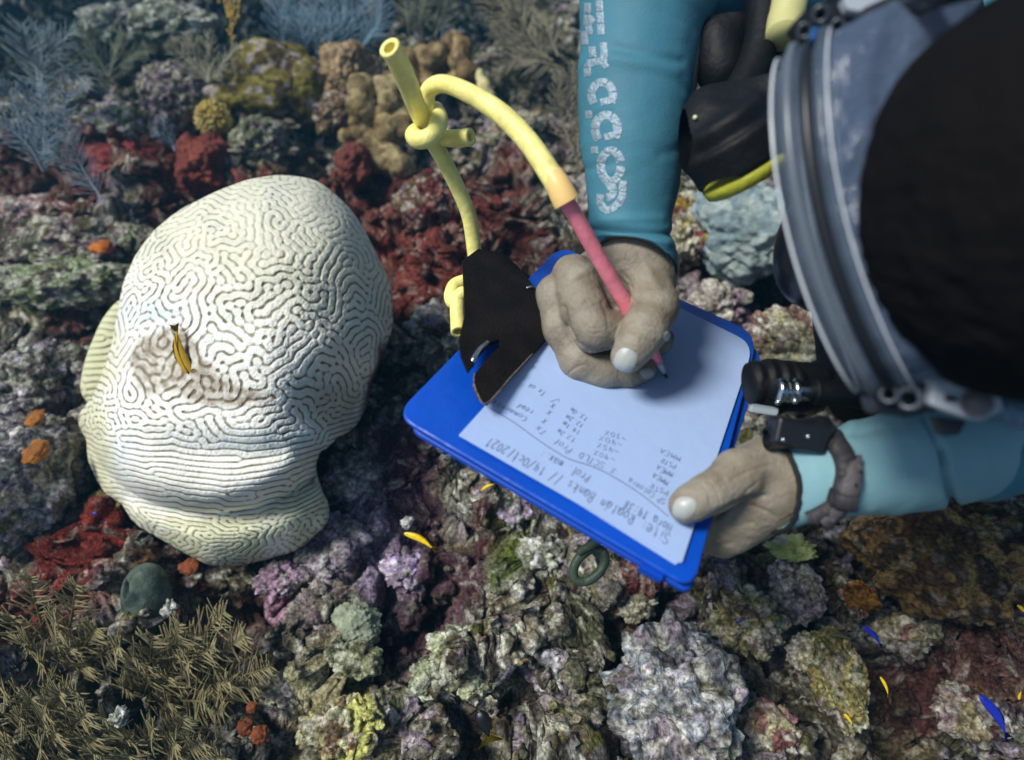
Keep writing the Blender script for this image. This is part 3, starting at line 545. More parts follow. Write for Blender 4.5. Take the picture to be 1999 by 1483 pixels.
    soft = np.clip((.5 + .5 * nz + g(320, 690, 66, 52) * 1.6 + g(300, 720, 60, 50) * .8 + g(450, 775, 70, 26) * 1.1 + g(395, 750, 40, 30) * .9 - 1.0) / .3, 0, 1)[..., None]; soft = soft * np.clip(.62 + .5 * fbm(p3 * 26, 3, 93).reshape(X.shape)[..., None] + .3 * (1 - sstep(-.5, .2, u))[..., None], 0, .92)
    base = base * (1 - soft) + np.array(srgb(146, 132, 112)) * soft
    gr = np.clip(g(660, 790, 60, 55) * 1.2 + .3 * nz, 0, 1)[..., None] * .55; base = base * (1 - gr) + np.array(srgb(150, 142, 122)) * gr
    vv = (1 - sstep(-.6, -.15, u))[..., None]; vc = val * (1 - up * .0) ; mixv = np.clip(.5 + .4 * sstep(450, 600, Y) + .5 * nz, .3, .97)[..., None]
    c = base * (1 - vv * mixv) + vc * vv * mixv
    dead = sstep(690, 722, X) * sstep(650, 690, Y) * sstep(835, 800, Y) * sstep(.93, .97, RR + .06 * nz)
    c = c * (1 - dead[..., None]) + np.array(srgb(90, 50, 52)) * dead[..., None]
    c = c * (1 + .12 * fbm(p3 * 40, 2, 88).reshape(X.shape))[..., None]
    bc = np.broadcast_to(np.array(srgb(105, 66, 62)), (len(back),) + rim.shape) * (1 + .5 * rng.random((len(back), len(A), 1)))
    c = np.concatenate([c, bc]).reshape(-1, 3)
    V = toW(allv.reshape(-1, 3)); F = gridfaces(nR, len(A))
    m = mat('bleached_skeleton', vcol=True, rough=.75, spec=.25, bump=.35, bscale=700, var=.06, vscale=60)
    tag(mesh('brain_coral', V, F[:, ::-1], m, cols=np.clip(c, .01, .86)), 'large bleached white brain coral mound with winding ridges and tan patches', 'coral')
    return
brain()

def shelf(name, out, dep, dip, label, lam, cols, seed, gain=1.):
    """a plate-like coral rim: ridged top, thick edge, running back under its neighbour"""
    out = cr_interp(np.array(out, float), 420, True); c0 = out.mean(0); nr = 90; rr = np.linspace(0.001, 1, nr)
    X = c0[0] + rr[:, None] * (out[:, 0] - c0[0]); Y = c0[1] + rr[:, None] * (out[:, 1] - c0[1]); R = np.broadcast_to(rr[:, None], X.shape)
    u = samp(LAB, ((Y * lam) % 600).ravel(), ((X * lam + seed * 40) % 600).ravel()).reshape(X.shape)
    d = dep(X, Y) - dip * np.sqrt(np.maximum(0, 1 - R ** 4)) - .0028 * gain * sstep(-.6, .3, u)
    cs = np.stack([(X - 999.5) / FPX * d, (741.5 - Y) / FPX * d, -d], -1); rim = cs[-1]; cc = rim.mean(0); bk = []
    for dd, s in ((.008, 1.0), (.02, .97), (.06, .85), (.16, .6)):
        r2 = cc + (rim - cc) * s; r2[:, 2] = rim[:, 2] - dd; bk.append(r2)
    A = np.concatenate([cs, np.array(bk)]); k = np.array(cols[0]) * np.ones(X.shape + (1,)); vv = (1 - sstep(-.7, 0, u))[..., None] * .6
    k = k * (1 - vv) + np.array(cols[1]) * vv; k = np.concatenate([k, np.broadcast_to(np.array(srgb(110, 85, 70)), (4, 420, 3))])
    tag(mesh(name, toW(A.reshape(-1, 3)), gridfaces(len(A), 420)[:, ::-1], bpy.data.materials['bleached_skeleton'], cols=np.clip(k.reshape(-1, 3), .01, .8)), label, 'coral')
shelf('brain_coral', [(240, 585), (205, 615), (180, 665), (163, 715), (158, 765), (185, 790), (225, 760), (262, 700), (268, 630)], lambda X, Y: .93 + 0 * X, .02, 'narrow pale yellow coral shelf behind the upper left flank of the white brain coral', .7, [srgb(208, 208, 170), srgb(130, 125, 90)], 1)
# ------------------------------------------------------------------ clipboard, paper, writing
_r = lambda px, py: C(px, py, 1.)
d1 = _r(1687, -110); d2 = _r(-3218, -1493); d1 /= np.linalg.norm(d1); d2 /= np.linalg.norm(d2)
BN = np.cross(d1, d2); BN /= np.linalg.norm(BN); P0 = C(1100, 800, .47)
def PL(px, py, off=0.0):
    """point of the board's plane (camera space) seen at a pixel; off = metres above the board"""
    r = _r(px, py); q = P0 + BN * off; return r * ((q @ BN) / (r @ BN))
def W(V): return toW(V)
bluem = mat('blue_plastic', srgb(6, 78, 192), rough=.38, spec=.5, bump=.12, bscale=60, var=.12, vscale=8)
bluedk = mat('blue_plastic_back', srgb(6, 70, 180), rough=.45, spec=.4)
paperm = mat('waterproof_paper', srgb(165, 188, 228), rough=.75, spec=.2, bump=.05, bscale=40)
inkm = mat('pencil_mark', srgb(98, 112, 145), rough=.9, spec=.1)
feltm = mat('black_plate', srgb(26, 20, 19), rough=.9, spec=.15, bump=.9, bscale=500, var=.5, vscale=40)
steelm = mat('steel', srgb(190, 195, 200), rough=.22, metal=1)
CB = thing('clipboard', W(PL(1060, 960, -.01)), 'blue plastic clipboard held level over the reef', 'clipboard')
bd = rounded([(772, 812), (1352, 1152), (1480, 655), (1093, 482)], [42, 42, 46, 30], 9)
v, f = prism([PL(*q, off=-.0035) for q in bd], BN, .0018, .0008); mesh('board', W(v), f, bluem, CB, smooth=False)
bd2 = rounded([(800, 850), (1318, 1168), (1372, 1130), (1492, 700), (1440, 640), (1093, 490)], [20, 6, 20, 30, 30, 20], 6)
v, f = prism([PL(*q, off=-.0105) for q in rounded([(796, 838), (1345, 1160), (1490, 690), (1100, 492)], [30, 20, 34, 20], 7)], BN, .0022, .0008); mesh('back_panel', W(v), f, bluedk, CB, smooth=False)
v, f = prism([PL(*q, off=-.0085) for q in [(1246, 1110), (1290, 1134), (1296, 1126), (1252, 1102)]], BN, .003, .0005); mesh('hinge_tab', W(v), f, bluedk, CB, smooth=False)
# the clip: a slotted black plate raised over the short side, its jaw lying on the paper
up_ = [(903, 508), (934, 485), (962, 490), (988, 498), (1012, 520), (1040, 556), (1075, 600), (1085, 640), (1040, 690), (1000, 733), (952, 786), (934, 772), (926, 752), (926, 730), (946, 706), (978, 672), (974, 662), (956, 668), (936, 690), (914, 724), (900, 690), (896, 660), (908, 610), (906, 560)]
def clipoff(q): return .012 + .00009 * (1000 - q[0]) + .00002 * (650 - q[1])
cp = np.array([PL(*q, off=.004) + BN * 0 for q in up_]); cp = np.array([PL(*q, off=float(clipoff(q))) for q in up_])
n_ = len(cp)
v1 = cp; v2 = cp - BN * .0035; c1 = v1
import mathutils
tri = mathutils.geometry.tessellate_polygon([[Vector((q[0], q[1], 0)) for q in up_]])
F = [tuple(t) for t in tri] + [tuple(i + n_ for i in reversed(t)) for t in tri] + [(i, (i + 1) % n_, (i + 1) % n_ + n_, i + n_) for i in range(n_)]
CL = mesh('clip', W(np.concatenate([v1, v2])), F, feltm, CB, smooth=False)
v, f = tube([PL(952, 668, .014), PL(936, 682, .018), PL(925, 700, .018), PL(919, 716, .012)], .0022, 10, 20); mesh('spring', W(v), f, steelm, CL)
v, f = tube([PL(1020, 566, .008), PL(1038, 560, .012), PL(1052, 570, .006)], .0015, 8, 12); mesh('rivet', W(v), f, steelm, CL)
q_ = [PL(*a, off=float(clipoff(a)) + .0002) for a in up_[8:14]]; v, f = tube(np.array(q_), .0006, 6, 40); v = v + BN * 0 + .0005 * np.stack([vnoise(v * 900, 3)] * 3, 1); mesh('worn_edge', W(v), f, mat('worn_edge', srgb(120, 105, 98), rough=.9, var=.6, vscale=300), CL)
pp = rounded([(895, 850), (1331, 1099), (1472, 672), (1180, 528), (1064, 662)], [2, 2, 36, 4, 2], 8)
pv, pf = [], []
PA = thing('paper', W(PL(1100, 820, 0)), 'white waterproof paper sheet with pencil notes on the blue clipboard', 'paper')
v, f = prism([PL(*q, off=.0006) for q in pp], BN, .0002, .00005); mesh('sheet', W(v), f, paperm, PA, smooth=False)
pp2 = [(1338, 1098), (1215, 1035), (1120, 978), (1200, 960), (1420, 860), (1400, 900), (1345, 1094)]
v, f = prism([PL(*q, off=-.0004) for q in [(1100, 966), (1318, 1102), (1330, 1096), (1110, 960)]], BN, .0002, .00005); mesh('under_sheet', W(v), f, paperm, PA, smooth=False)
# single-stroke handwriting
GL = {'E': [[(.8, 1), (.15, 1), (.15, 0), (.8, 0)], [(.15, .5), (.65, .5)]], 'S': [[(.9, .85), (.6, 1), (.2, .9), (.1, .7), (.8, .35), (.8, .1), (.4, 0), (.05, .15)]], 'i': [[(.3, .6), (.3, 0)], [(.27, .85), (.40, .95)]], 't': [[(.35, 1), (.35, .05), (.6, 0)], [(.05, .65), (.65, .65)]], 'e': [[(.1, .35), (.75, .4), (.7, .62), (.4, .68), (.1, .4), (.2, .08), (.5, 0), (.8, .12)]],
      ':': [[(.26, .5), (.40, .6)], [(.26, .05), (.40, .15)]], '.': [[(.26, 0), (.40, .10)]], 'R': [[(.15, 0), (.15, 1), (.6, 1), (.8, .8), (.6, .52), (.15, .5), (.8, 0)]], 'o': [[(.45, .65), (.12, .45), (.15, .1), (.5, 0), (.8, .2), (.75, .55), (.45, .65)]], 'a': [[(.75, .6), (.35, .65), (.08, .35), (.25, 0), (.6, .1), (.75, .55), (.78, .05), (.92, 0)]],
      'á': [[(.75, .6), (.35, .65), (.08, .35), (.25, 0), (.6, .1), (.75, .55), (.78, .05), (.92, 0)], [(.45, .85), (.7, 1.05)]], 'n': [[(.12, .65), (.15, 0)], [(.15, .45), (.45, .65), (.7, .5), (.72, 0)]], 'B': [[(.15, 0), (.15, 1), (.55, 1), (.72, .8), (.55, .55), (.15, .52), (.65, .45), (.82, .22), (.6, 0), (.15, 0)]], 'k': [[(.15, 1), (.15, 0)], [(.7, .65), (.18, .3), (.75, 0)]], 's': [[(.7, .58), (.4, .67), (.15, .5), (.65, .22), (.5, 0), (.1, .08)]],
      '/': [[(.1, -.15), (.6, 1.1)]], '1': [[(.15, .75), (.4, 1), (.4, 0)]], '4': [[(.2, 1), (.12, .45), (.75, .45)], [(.62, .95), (.6, 0)]], 'O': [[(.5, 1), (.12, .75), (.12, .25), (.5, 0), (.88, .3), (.86, .75), (.5, 1)]], 'c': [[(.75, .55), (.4, .66), (.1, .35), (.35, 0), (.75, .1)]], '2': [[(.12, .8), (.4, 1), (.75, .8), (.6, .45), (.1, 0), (.85, .02)]], '0': [[(.45, 1), (.15, .7), (.18, .2), (.5, 0), (.78, .3), (.75, .8), (.45, 1)]],
      'H': [[(.1, 1), (.1, 0)], [(.8, 1), (.8, 0)], [(.1, .5), (.8, .5)]], 'r': [[(.15, .65), (.18, 0)], [(.17, .42), (.4, .65), (.65, .6)]], '3': [[(.12, .95), (.7, .95), (.4, .58), (.75, .35), (.5, 0), (.1, .1)]], '8': [[(.45, .52), (.2, .78), (.5, 1), (.72, .78), (.2, .25), (.45, 0), (.75, .25), (.45, .52)]], 'P': [[(.15, 0), (.15, 1), (.65, .98), (.75, .7), (.15, .48)]], 'f': [[(.7, .95), (.4, 1), (.3, .7), (.3, -.1)], [(.05, .6), (.65, .6)]], 'm': [[(.05, .65), (.08, 0)], [(.08, .5), (.3, .65), (.42, .45), (.42, 0)], [(.42, .5), (.68, .65), (.8, .45), (.82, 0)]], 'x': [[(.1, .65), (.7, 0)], [(.7, .65), (.1, 0)]],
      'C': [[(.85, .85), (.5, 1), (.12, .6), (.25, .1), (.6, 0), (.88, .15)]], 'l': [[(.3, 1), (.3, 0)]], '%': [[(.1, 0), (.8, 1)], [(.2, .9), (.3, .75)], [(.65, .2), (.75, .05)]], 'T': [[(.05, 1), (.85, 1)], [(.45, 1), (.42, 0)]], 'L': [[(.15, 1), (.15, 0), (.75, 0)]], 'D': [[(.15, 0), (.15, 1), (.6, .9), (.85, .5), (.6, .08), (.15, 0)]], 'M': [[(.05, 0), (.12, 1), (.45, .4), (.78, 1), (.88, 0)]], 'A': [[(.05, 0), (.45, 1), (.85, 0)], [(.2, .38), (.7, .38)]], '~': [[(.05, .45), (.3, .6), (.6, .4), (.85, .55)]], '5': [[(.75, 1), (.2, 1), (.18, .55), (.65, .5), (.7, .15), (.4, 0), (.1, .1)]], '9': [[(.7, .7), (.35, .55), (.2, .8), (.5, 1), (.72, .8), (.65, 0)]], '7': [[(.1, 1), (.8, 1), (.4, 0)]], 'd': [[(.75, 1), (.75, 0)], [(.72, .5), (.4, .62), (.1, .3), (.4, 0), (.73, .15)]], 'k2': [], 'X': [[(.1, 1), (.8, 0)], [(.8, 1), (.1, 0)]], 'v': [[(.05, .4), (.3, 0), (.9, 1.3)]], 'w': [[(.05, .6), (.25, 0), (.45, .5), (.65, 0), (.85, .6)]]}
def ribbon(P3, wd, out, up=BN):
    P3 = np.array(P3); m = max(6, len(P3) * 4) if len(P3) > 2 else 2; Q = cr_interp(P3, m) if len(P3) > 2 else P3
    T = np.gradient(Q, axis=0); T /= np.linalg.norm(T, axis=1)[:, None] + 1e-9; N = np.cross(up, T) * wd / 2; k = len(Q)
    out.append((np.concatenate([Q - N, Q + N]), [(i, i + 1, k + i + 1, k + i) for i in range(k - 1)]))
rw = random.Random(11); wr = []
def write(txt, a, b, hpx, wd=.00048):
    """upside-down line of writing from pixel a (first letter) to pixel b (last)"""
    A = PL(*a, off=.0010); B = PL(*b, off=.0010); D = B - A; L = np.linalg.norm(D); D /= L; U = -np.cross(D, BN); U = np.cross(BN, D) if True else U
    adv = L / max(1, len(txt)); hh = hpx / FPX * (-(A[2] + B[2]) / 2) * 1.15; A = A - U * hh * .42
    for i, chh in enumerate(txt):
        o = A + D * adv * i + U * hh * rw.uniform(-.06, .06); sl_ = rw.uniform(-.05, .12); g = rw.uniform(.92, 1.08)
        for st in GL.get(chh, []):
            ribbon([o + D * adv * .86 * x * g + (U + D * sl_) * hh * y * g for x, y in st], wd * rw.uniform(.85, 1.15), wr)
write('Site: Roatán Banks // 14/Oct/2021', (1307, 1052), (950, 858), 22, .0006)
write('Hora 14:38', (1310, 1032), (1219, 981), 21, .0006)
write('Prof. max.:', (1151, 934), (1054, 883), 19, .00055)
write('SP Colonia', (1299, 980), (1226, 936), 15)
write('% SCTLD', (1201, 920), (1130, 885), 15); write('Prof', (1116, 880), (1081, 859), 15); write('Tx', (1065, 846), (1045, 831), 15); write('Comments', (1028, 818), (960, 782), 12)
for a, b, tx in (((1305, 962), (1268, 946), 'PSTR'), ((1304, 943), (1274, 925), 'MMEA'), ((1314, 927), (1281, 909), 'MMEA'), ((1320, 911), (1290, 896), 'PSTR'), ((1328, 896), (1288, 876), 'MMEA')): write(tx, a, b, 12)
for a, b, tx in (((1201, 897), (1157, 880), '~90%'), ((1208, 881), (1164, 866), '~45%'), ((1215, 868), (1168, 852), '~40%'), ((1222, 856), (1179, 842), '~30%')): write(tx, a, b, 12)
for a, b, tx in (((1122, 859), (1088, 838), '17.2m'), ((1131, 844), (1099, 824), '14.1m'), ((1138, 831), (1105, 811), '12.2m'), ((1147, 818), (1113, 797), '13.0m')): write(tx, a, b, 11)
for a, b, tx in (((1066, 824), (1058, 818), 'X'), ((1076, 807), (1067, 801), 'X'), ((1083, 793), (1074, 787), 'X'), ((1092, 784), (1076, 775), 'v')): write(tx, a, b, 13)
write('Tx ok', (1064, 768), (1030, 750), 13); write('read', (1039, 805), (1011, 790), 13)
Q = [PL(a, b, .0010) for a, b in ((956, 796), (1000, 822), (1050, 858), (1080, 878), (1112, 896), (1150, 908), (1186, 924), (1248, 962), (1305, 1008))]
ribbon(Q, .0008, wr)
v, f = join(wr); mesh('handwriting', W(v), f, inkm, PA, smooth=False)
# ------------------------------------------------------------------ yellow latex tubes and the pencil
yel = mat('latex_tube', srgb(246, 234, 142), rough=.45, spec=.4, bump=.25, bscale=200, var=.18, vscale=70, sub=.1)
yelo = mat('latex_stretched', srgb(250, 205, 130), rough=.4, spec=.4, sub=.15)
def T(*pts): return [C(*p) for p in pts]
R1 = .0072
TA = thing('rubber_tube', W(C(925, 495, .60)), 'pale yellow rubber tube standing up from the black clip, open end on top', 'tube')
v, f = tube(T((930, 520, .60), (926, 490, .598), (915, 420, .585), (888, 355, .57), (858, 298, .55), (838, 262, .535), (816, 215, .50), (795, 160, .465), (772, 110, .44), (760, 92, .432)), np.array([R1, R1, R1, R1, R1 * 1.02, R1 * 1.05, R1 * 1.08, R1 * 1.1, R1 * 1.1, R1 * 1.1]), 20, 70, hollow=.58); mesh('tube_wall', W(v), f, yel, TA)
v, f = tube(T((907, 548, .60), (888, 556, .597), (880, 575, .592), (884, 590, .588), (893, 583, .584), (904, 572, .584), (914, 590, .60)), R1 * .92, 16, 40); mesh('knot', W(v), f, yel, TA)
v, f = tube(T((897, 572, .585), (893, 600, .583), (894, 630, .577), (895, 648, .570)), R1, 20, 24, hollow=.55); mesh('cut_end', W(v), f, yel, TA)
TB = thing('rubber_tube', W(C(835, 265, .53)), 'thicker yellow rubber tube arching from the knot to the pink pencil', 'tube')
arch = T((846, 262, .522), (842, 236, .514), (834, 205, .505), (836, 178, .498), (855, 164, .49), (885, 168, .482), (935, 193, .47), (985, 228, .46), (1030, 275, .45), (1065, 325, .443), (1088, 362, .44), (1100, 385, .44))
v, f = tube(arch, np.array([17, 17, 17.5, 17.5, 18, 18.5, 20, 21, 21, 21.5, 22, 23]) / FPX * .455, 22, 90); mesh('arch', W(v), f, yel, TB)
sl = T((1078, 342, .441), (1090, 362, .44), (1100, 382, .4405), (1107, 396, .4415))
v, f = tube(sl, np.array([22.5, 24.5, 26, 26.5]) / FPX * .442, 24, 24, hollow=.8); mesh('stretched_end', W(v), f, yelo, TB)
# the loop round the standing tube
v, f = tube(T((850, 215, .517), (857, 232, .506), (850, 258, .494), (834, 270, .49), (816, 272, .496), (808, 264, .512), (816, 256, .535), (832, 256, .553), (850, 262, .552), (868, 268, .54), (890, 270, .53), (919, 267, .522)), R1 * 1.03, 20, 110, hollow=.5); mesh('knot', W(v), f, yel, TB)
PN = thing('pencil', W(PL(1303, 738, .001)), 'hot pink pencil held in the right fist, writing on the paper', 'pencil')
pink = mat('pink_wrap', srgb(255, 142, 156), rough=.4, spec=.5, bump=.2, bscale=300, var=.16, vscale=60)
tipz = PL(1303, 738, .001); topz = C(1096, 374, .4385)
ax = tipz - topz; Lp = np.linalg.norm(ax)
dd = lambda t: topz + ax * t
rp = .0060
v, f = tube([dd(t) for t in np.linspace(0, .9, 40)], [rp * (1 + .015 * math.sin(k * 2.3) + .015 * math.sin(k * .9)) * (1 if k < 36 else 1 - .09 * (k - 35)) for k in range(40)], 20); mesh('barrel', W(v), f, pink, PN)
v, f = tube([dd(t) for t in (.898, .93, .965)], [rp * .62, rp * .48, rp * .32], 14); mesh('ferrule', W(v), f, mat('pale_tip', srgb(190, 200, 215), rough=.35), PN)
v, f = tube([dd(t) for t in (.964, .985, 1.0)], [rp * .28, rp * .2, rp * .08], 10); mesh('lead', W(v), f, mat('graphite', srgb(50, 52, 58), rough=.4, metal=.3), PN)
# ------------------------------------------------------------------ the diver
DV = thing('person', W(C(2050, 700, .95)), 'scuba diver in a teal wetsuit writing on a clipboard, black hair, clear mask', 'person')
skin = mat('skin', srgb(138, 130, 115), rough=.5, spec=.35, bump=.4, bscale=380, bump2=.45, b2scale=1100, var=.30, dark=(.80, .73, .68), vscale=55, sub=.12)
nailm = mat('nail', srgb(168, 170, 164), rough=.35, spec=.5)
def S(px, py, d, r): return C(px, py, d), r / FPX * d
def chain(p, pts, k=.004):
    D = None
    for a, b in zip(pts[:-1], pts[1:]):
        (pa, ra), (pb, rb) = S(*a), S(*b); e = cone(p, pa, pb, ra, rb); D = e if D is None else smin(D, e, k)
    return D
def right_hand(p):
    palm = chain(p, [(1238, 455, .508, 58), (1238, 520, .515, 66)], .02)
    palm = smin(palm, chain(p, [(1240, 525, .519, 70), (1165, 560, .528, 58), (1122, 585, .528, 50)], .02), .02)
    palm = smin(palm, chain(p, [(1250, 530, .512, 62), (1264, 585, .504, 50)], .01), .014)
    palm = smin(palm, chain(p, [(1180, 600, .535, 60), (1200, 660, .54, 48)], .01), .014)
    idx = chain(p, [(1120, 538, .508, 42), (1130, 560, .502, 43), (1140, 605, .492, 44), (1158, 644, .484, 40), (1184, 645, .490, 34), (1210, 626, .502, 22)], .006)
    mid = chain(p, [(1084, 572, .515, 37), (1096, 640, .510, 34), (1132, 706, .505, 36), (1178, 722, .505, 34), (1222, 723, .510, 31), (1256, 720, .517, 24)], .007)
    rin = chain(p, [(1092, 610, .535, 34), (1112, 680, .53, 32), (1180, 715, .53, 28), (1255, 700, .534, 22), (1292, 670, .537, 18), (1299, 658, .537, 16)], .006)
    pin = chain(p, [(1120, 620, .545, 28), (1140, 690, .545, 26), (1210, 690, .545, 22), (1250, 680, .545, 18)], .006)
    thb = chain(p, [(1262, 555, .497, 50), (1280, 598, .486, 43), (1260, 640, .473, 42), (1240, 672, .468, 35), (1224, 698, .467, 31)], .007)
    D = smin(palm, idx, .005); D = smin(D, mid, .0035); D = smin(D, rin, .003); D = smin(D, pin, .003)
    web = chain(p, [(1150, 570, .528, 44), (1235, 575, .525, 44)], .01); D = smin(D, web, .012)
    return smin(D, thb, .0035)
def left_hand(p):
    palm = chain(p, [(1660, 925, .425, 52), (1560, 930, .428, 56), (1500, 940, .434, 62)], .02)
    palm = smin(palm, chain(p, [(1490, 945, .436, 66), (1440, 985, .45, 55)], .02), .02)
    palm = smin(palm, chain(p, [(1480, 985, .44, 52), (1425, 1035, .448, 44)], .02), .02)
    thb = chain(p, [(1490, 905, .425, 48), (1440, 925, .415, 44), (1400, 955, .409, 36), (1375, 968, .406, 34), (1345, 985, .404, 31), (1336, 990, .4035, 28)], .008)
    th2 = chain(p, [(1500, 905, .432, 46), (1440, 945, .43, 44)], .01)
    D = smin(palm, th2, .012); D = smin(D, thb, .006)
    for (a, b, c) in (((1440, 960, .462, 36), (1370, 930, .475, 31), (1300, 905, .48, 25)), ((1430, 1000, .462, 35), (1350, 975, .465, 30), (1275, 950, .468, 24)), ((1420, 1035, .458, 34), (1345, 1015, .456, 29), (1275, 990, .458, 23)), ((1412, 1058, .455, 30), (1355, 1050, .452, 25), (1300, 1030, .452, 20))):
        D = smin(D, chain(p, [a, b, c], .005), .005)
    return D
def bodyfn(p):
    D = cone(p, C(2080, 250, .52), C(2300, 900, .75), .115, .12)
    D = smin(D, cone(p, C(1720, 30, .60), C(2100, 620, .66), .06, .07), .05)                    # shoulders
    D = smin(D, cone(p, C(1720, 30, .60), C(1365, -50, .525), .043, .036), .03)                    # right upper arm
    D = smin(D, cone(p, C(1320, -40, .515), C(1240, 480, .505), .034, .024), .012)
    D = smin(D, cone(p, C(2130, 810, .53), C(1850, 895, .435), .034, .024), .03)
    D = smin(D, cone(p, C(1840, 895, .425), C(1600, 925, .425), .024, .019), .012)
    D = smin(D, ell(p, C(2105, 405, .335), np.array([.083, .090, .085])), .01)                     # head
    D = smin(D, ell(p, C(1850, 430, .41), np.array([.05, .055, .06])), .03)                       # face
    D = smin(D, cone(p, C(1760, 440, .42), C(1745, 445, .43), .010, .013), .012)                  # nose
    D = smin(D, cone(p, C(2060, 420, .40), C(2100, 420, .55), .05, .06), .03)                     # neck
    D = smin(D, cone(p, C(2300, 900, .75), C(3000, 1200, 1.05), .09, .06), .04)
    D = smin(D, cone(p, C(2360, 760, .75), C(3050, 900, 1.02), .09, .06), .04)
    return D
tR = surfnet(right_hand, C(1030, 780, .60) - [0, .0, .0], [C(1330, 450, .44)[0] + .02, C(1330, 440, .52)[1], -.43], .0009)
tL = surfnet(left_hand, [C(1240, 1000, .46)[0], C(1300, 1110, .46)[1], -.52], [C(1640, 900, .42)[0], C(1500, 820, .42)[1], -.36], .0009)
tB = surfnet(bodyfn, [.05, -.42, -1.2], [1.75, .36, -.2], .007)
def cut(V, F, fn):
    keep = fn(V); return V, F[keep[F].all(1)]
def normals(V, F):
    n = np.zeros_like(V); fn_ = np.cross(V[F[:, 1]] - V[F[:, 0]], V[F[:, 3]] - V[F[:, 0]])
    for k in range(4): np.add.at(n, F[:, k], fn_)
    return n / (np.linalg.norm(n, axis=1)[:, None] + 1e-12)
def crease(V, N, pts, depth, width):
    """a skin fold: a shallow furrow along a line on the side facing the eye"""
    px = V[:, 0] / -V[:, 2] * FPX + 999.5; py = 741.5 - V[:, 1] / -V[:, 2] * FPX; Q = np.stack([px, py], 1); d = np.full(len(V), 1e9)
    for a, b in zip(pts[:-1], pts[1:]):
        a = np.array(a, float); b = np.array(b, float); ab = b - a; t = np.clip((Q - a) @ ab / (ab @ ab), 0, 1); d = np.minimum(d, np.linalg.norm(Q - a - t[:, None] * ab, axis=1))
    fr = ((-V / np.linalg.norm(V, axis=1)[:, None]) * N).sum(1) > .15
    return V - N * (depth * np.exp(-(d / width) ** 2) * fr)[:, None]
V, F = tR; N = normals(V, F)
if (N * (V - V.mean(0))).sum(1).mean() < 0: N = -N
for pts, dp, wd in (([(1232, 640), (1262, 634), (1290, 642)], .0005, 3), ([(1236, 648), (1262, 644), (1284, 652)], .0004, 3), ([(1118, 668), (1150, 684), (1182, 678)], .0005, 3), ([(1112, 726), (1126, 716), (1142, 712)], .0006, 3), ([(1106, 734), (1118, 722), (1128, 716)], .0004, 3), ([(1208, 542), (1222, 556), (1227, 575)], .0014, 4), ([(1214, 532), (1229, 548), (1232, 560)], .0010, 4), ([(1100, 600), (1108, 640), (1128, 672), (1160, 686), (1190, 682)], .0022, 6), ([(1250, 660), (1275, 668)], .0003, 3), ([(1128, 540), (1165, 520), (1215, 500)], -.0011, 8), ([(1092, 570), (1120, 540), (1170, 505)], -.0008, 7), ([(1262, 520), (1285, 560)], -.0008, 8), ([(1240, 600), (1252, 606), (1270, 604)], .0004, 2.5), ([(1140, 640), (1155, 652), (1172, 650)], .0004, 2.5), ([(1136, 632), (1154, 642), (1175, 640)], .0004, 2.5), ([(1225, 570), (1240, 590), (1245, 612)], .0005, 3), ([(1175, 590), (1185, 615), (1188, 640)], .0007, 4)):
    V = crease(V, N, pts, dp, wd)
V = V + N * (.00035 * fbm(V * 260, 3, 301) + .0009 * fbm(V * 45, 2, 303))[:, None]; RH = (V, F)
V, F = tL; N = normals(V, F)
if (N * (V - V.mean(0))).sum(1).mean() < 0: N = -N
for k in range(6): V = crease(V, N, [(1372 + k * 8, 945 - k * 2), (1384 + k * 8, 962), (1388 + k * 9, 985 - k * 3)], .0005 + .0002 * (k == 2), 2.4)
for pts, dp, wd in (([(1395, 1010), (1430, 985), (1460, 972), (1490, 968)], .0022, 5), ([(1410, 1000), (1422, 1006), (1430, 1010)], .0012, 3), ([(1455, 960), (1475, 945)], .0008, 3), ([(1400, 930), (1440, 905), (1500, 880)], -.0008, 7), ([(1430, 935), (1470, 915), (1515, 905)], .0006, 4), ([(1462, 985), (1500, 1000), (1515, 1010)], .0008, 4), ([(1450, 900), (1480, 892)], .0005, 3), ([(1420, 1030), (1470, 1020)], .0007, 4), ([(1368, 1062), (1400, 1066), (1430, 1060)], .0006, 4)):
    V = crease(V, N, pts, dp, wd)
V = V + N * (.00035 * fbm(V * 260, 3, 311) + .0009 * fbm(V * 45, 2, 313))[:, None]; LH = (V, F)
bv = np.concatenate([RH[0], LH[0], tB[0]]); bf = np.concatenate([RH[1], LH[1] + len(RH[0]), tB[1] + len(RH[0]) + len(LH[0])])
BODY = mesh('body', W(bv), bf, skin, DV)
trR = bvh(*RH); trL = bvh(*LH)
def nail(tree, c, ux, uy, label=None):
    """a fingernail plate laid on the finger: c centre pixel, ux/uy half axes in pixels (uy toward the tip)"""
    n = 17; top = []
    for j in np.linspace(-1, 1, n):
        for i in np.linspace(-1, 1, n):
            s = (abs(i) ** 3 + abs(j) ** 3) ** (1 / 3) if (i or j) else 1; m = max(abs(i), abs(j)); q = m / s if s else 1
            x, y = i * q, j * q; px = c[0] + ux[0] * x + uy[0] * y; py = c[1] + ux[1] * x + uy[1] * y
            h = project(tree, px, py, .0004 + .0005 * (1 - .8 * (x * x + y * y) ** 2)); top.append(h if h is not None else top[-1])
    v = np.array(top); f = gridfaces(n, n, False); mesh('fingernail', W(v), f, nailm, BODY)
nail(trR, (1221, 702), (19, 8), (-9, 20)); nail(trL, (1336, 991), (6, -20), (-21, -3)); nail(trR, (1262, 728), (6, 9), (11, -5)); nail(trR, (1302, 656), (7, 3), (2, -9))
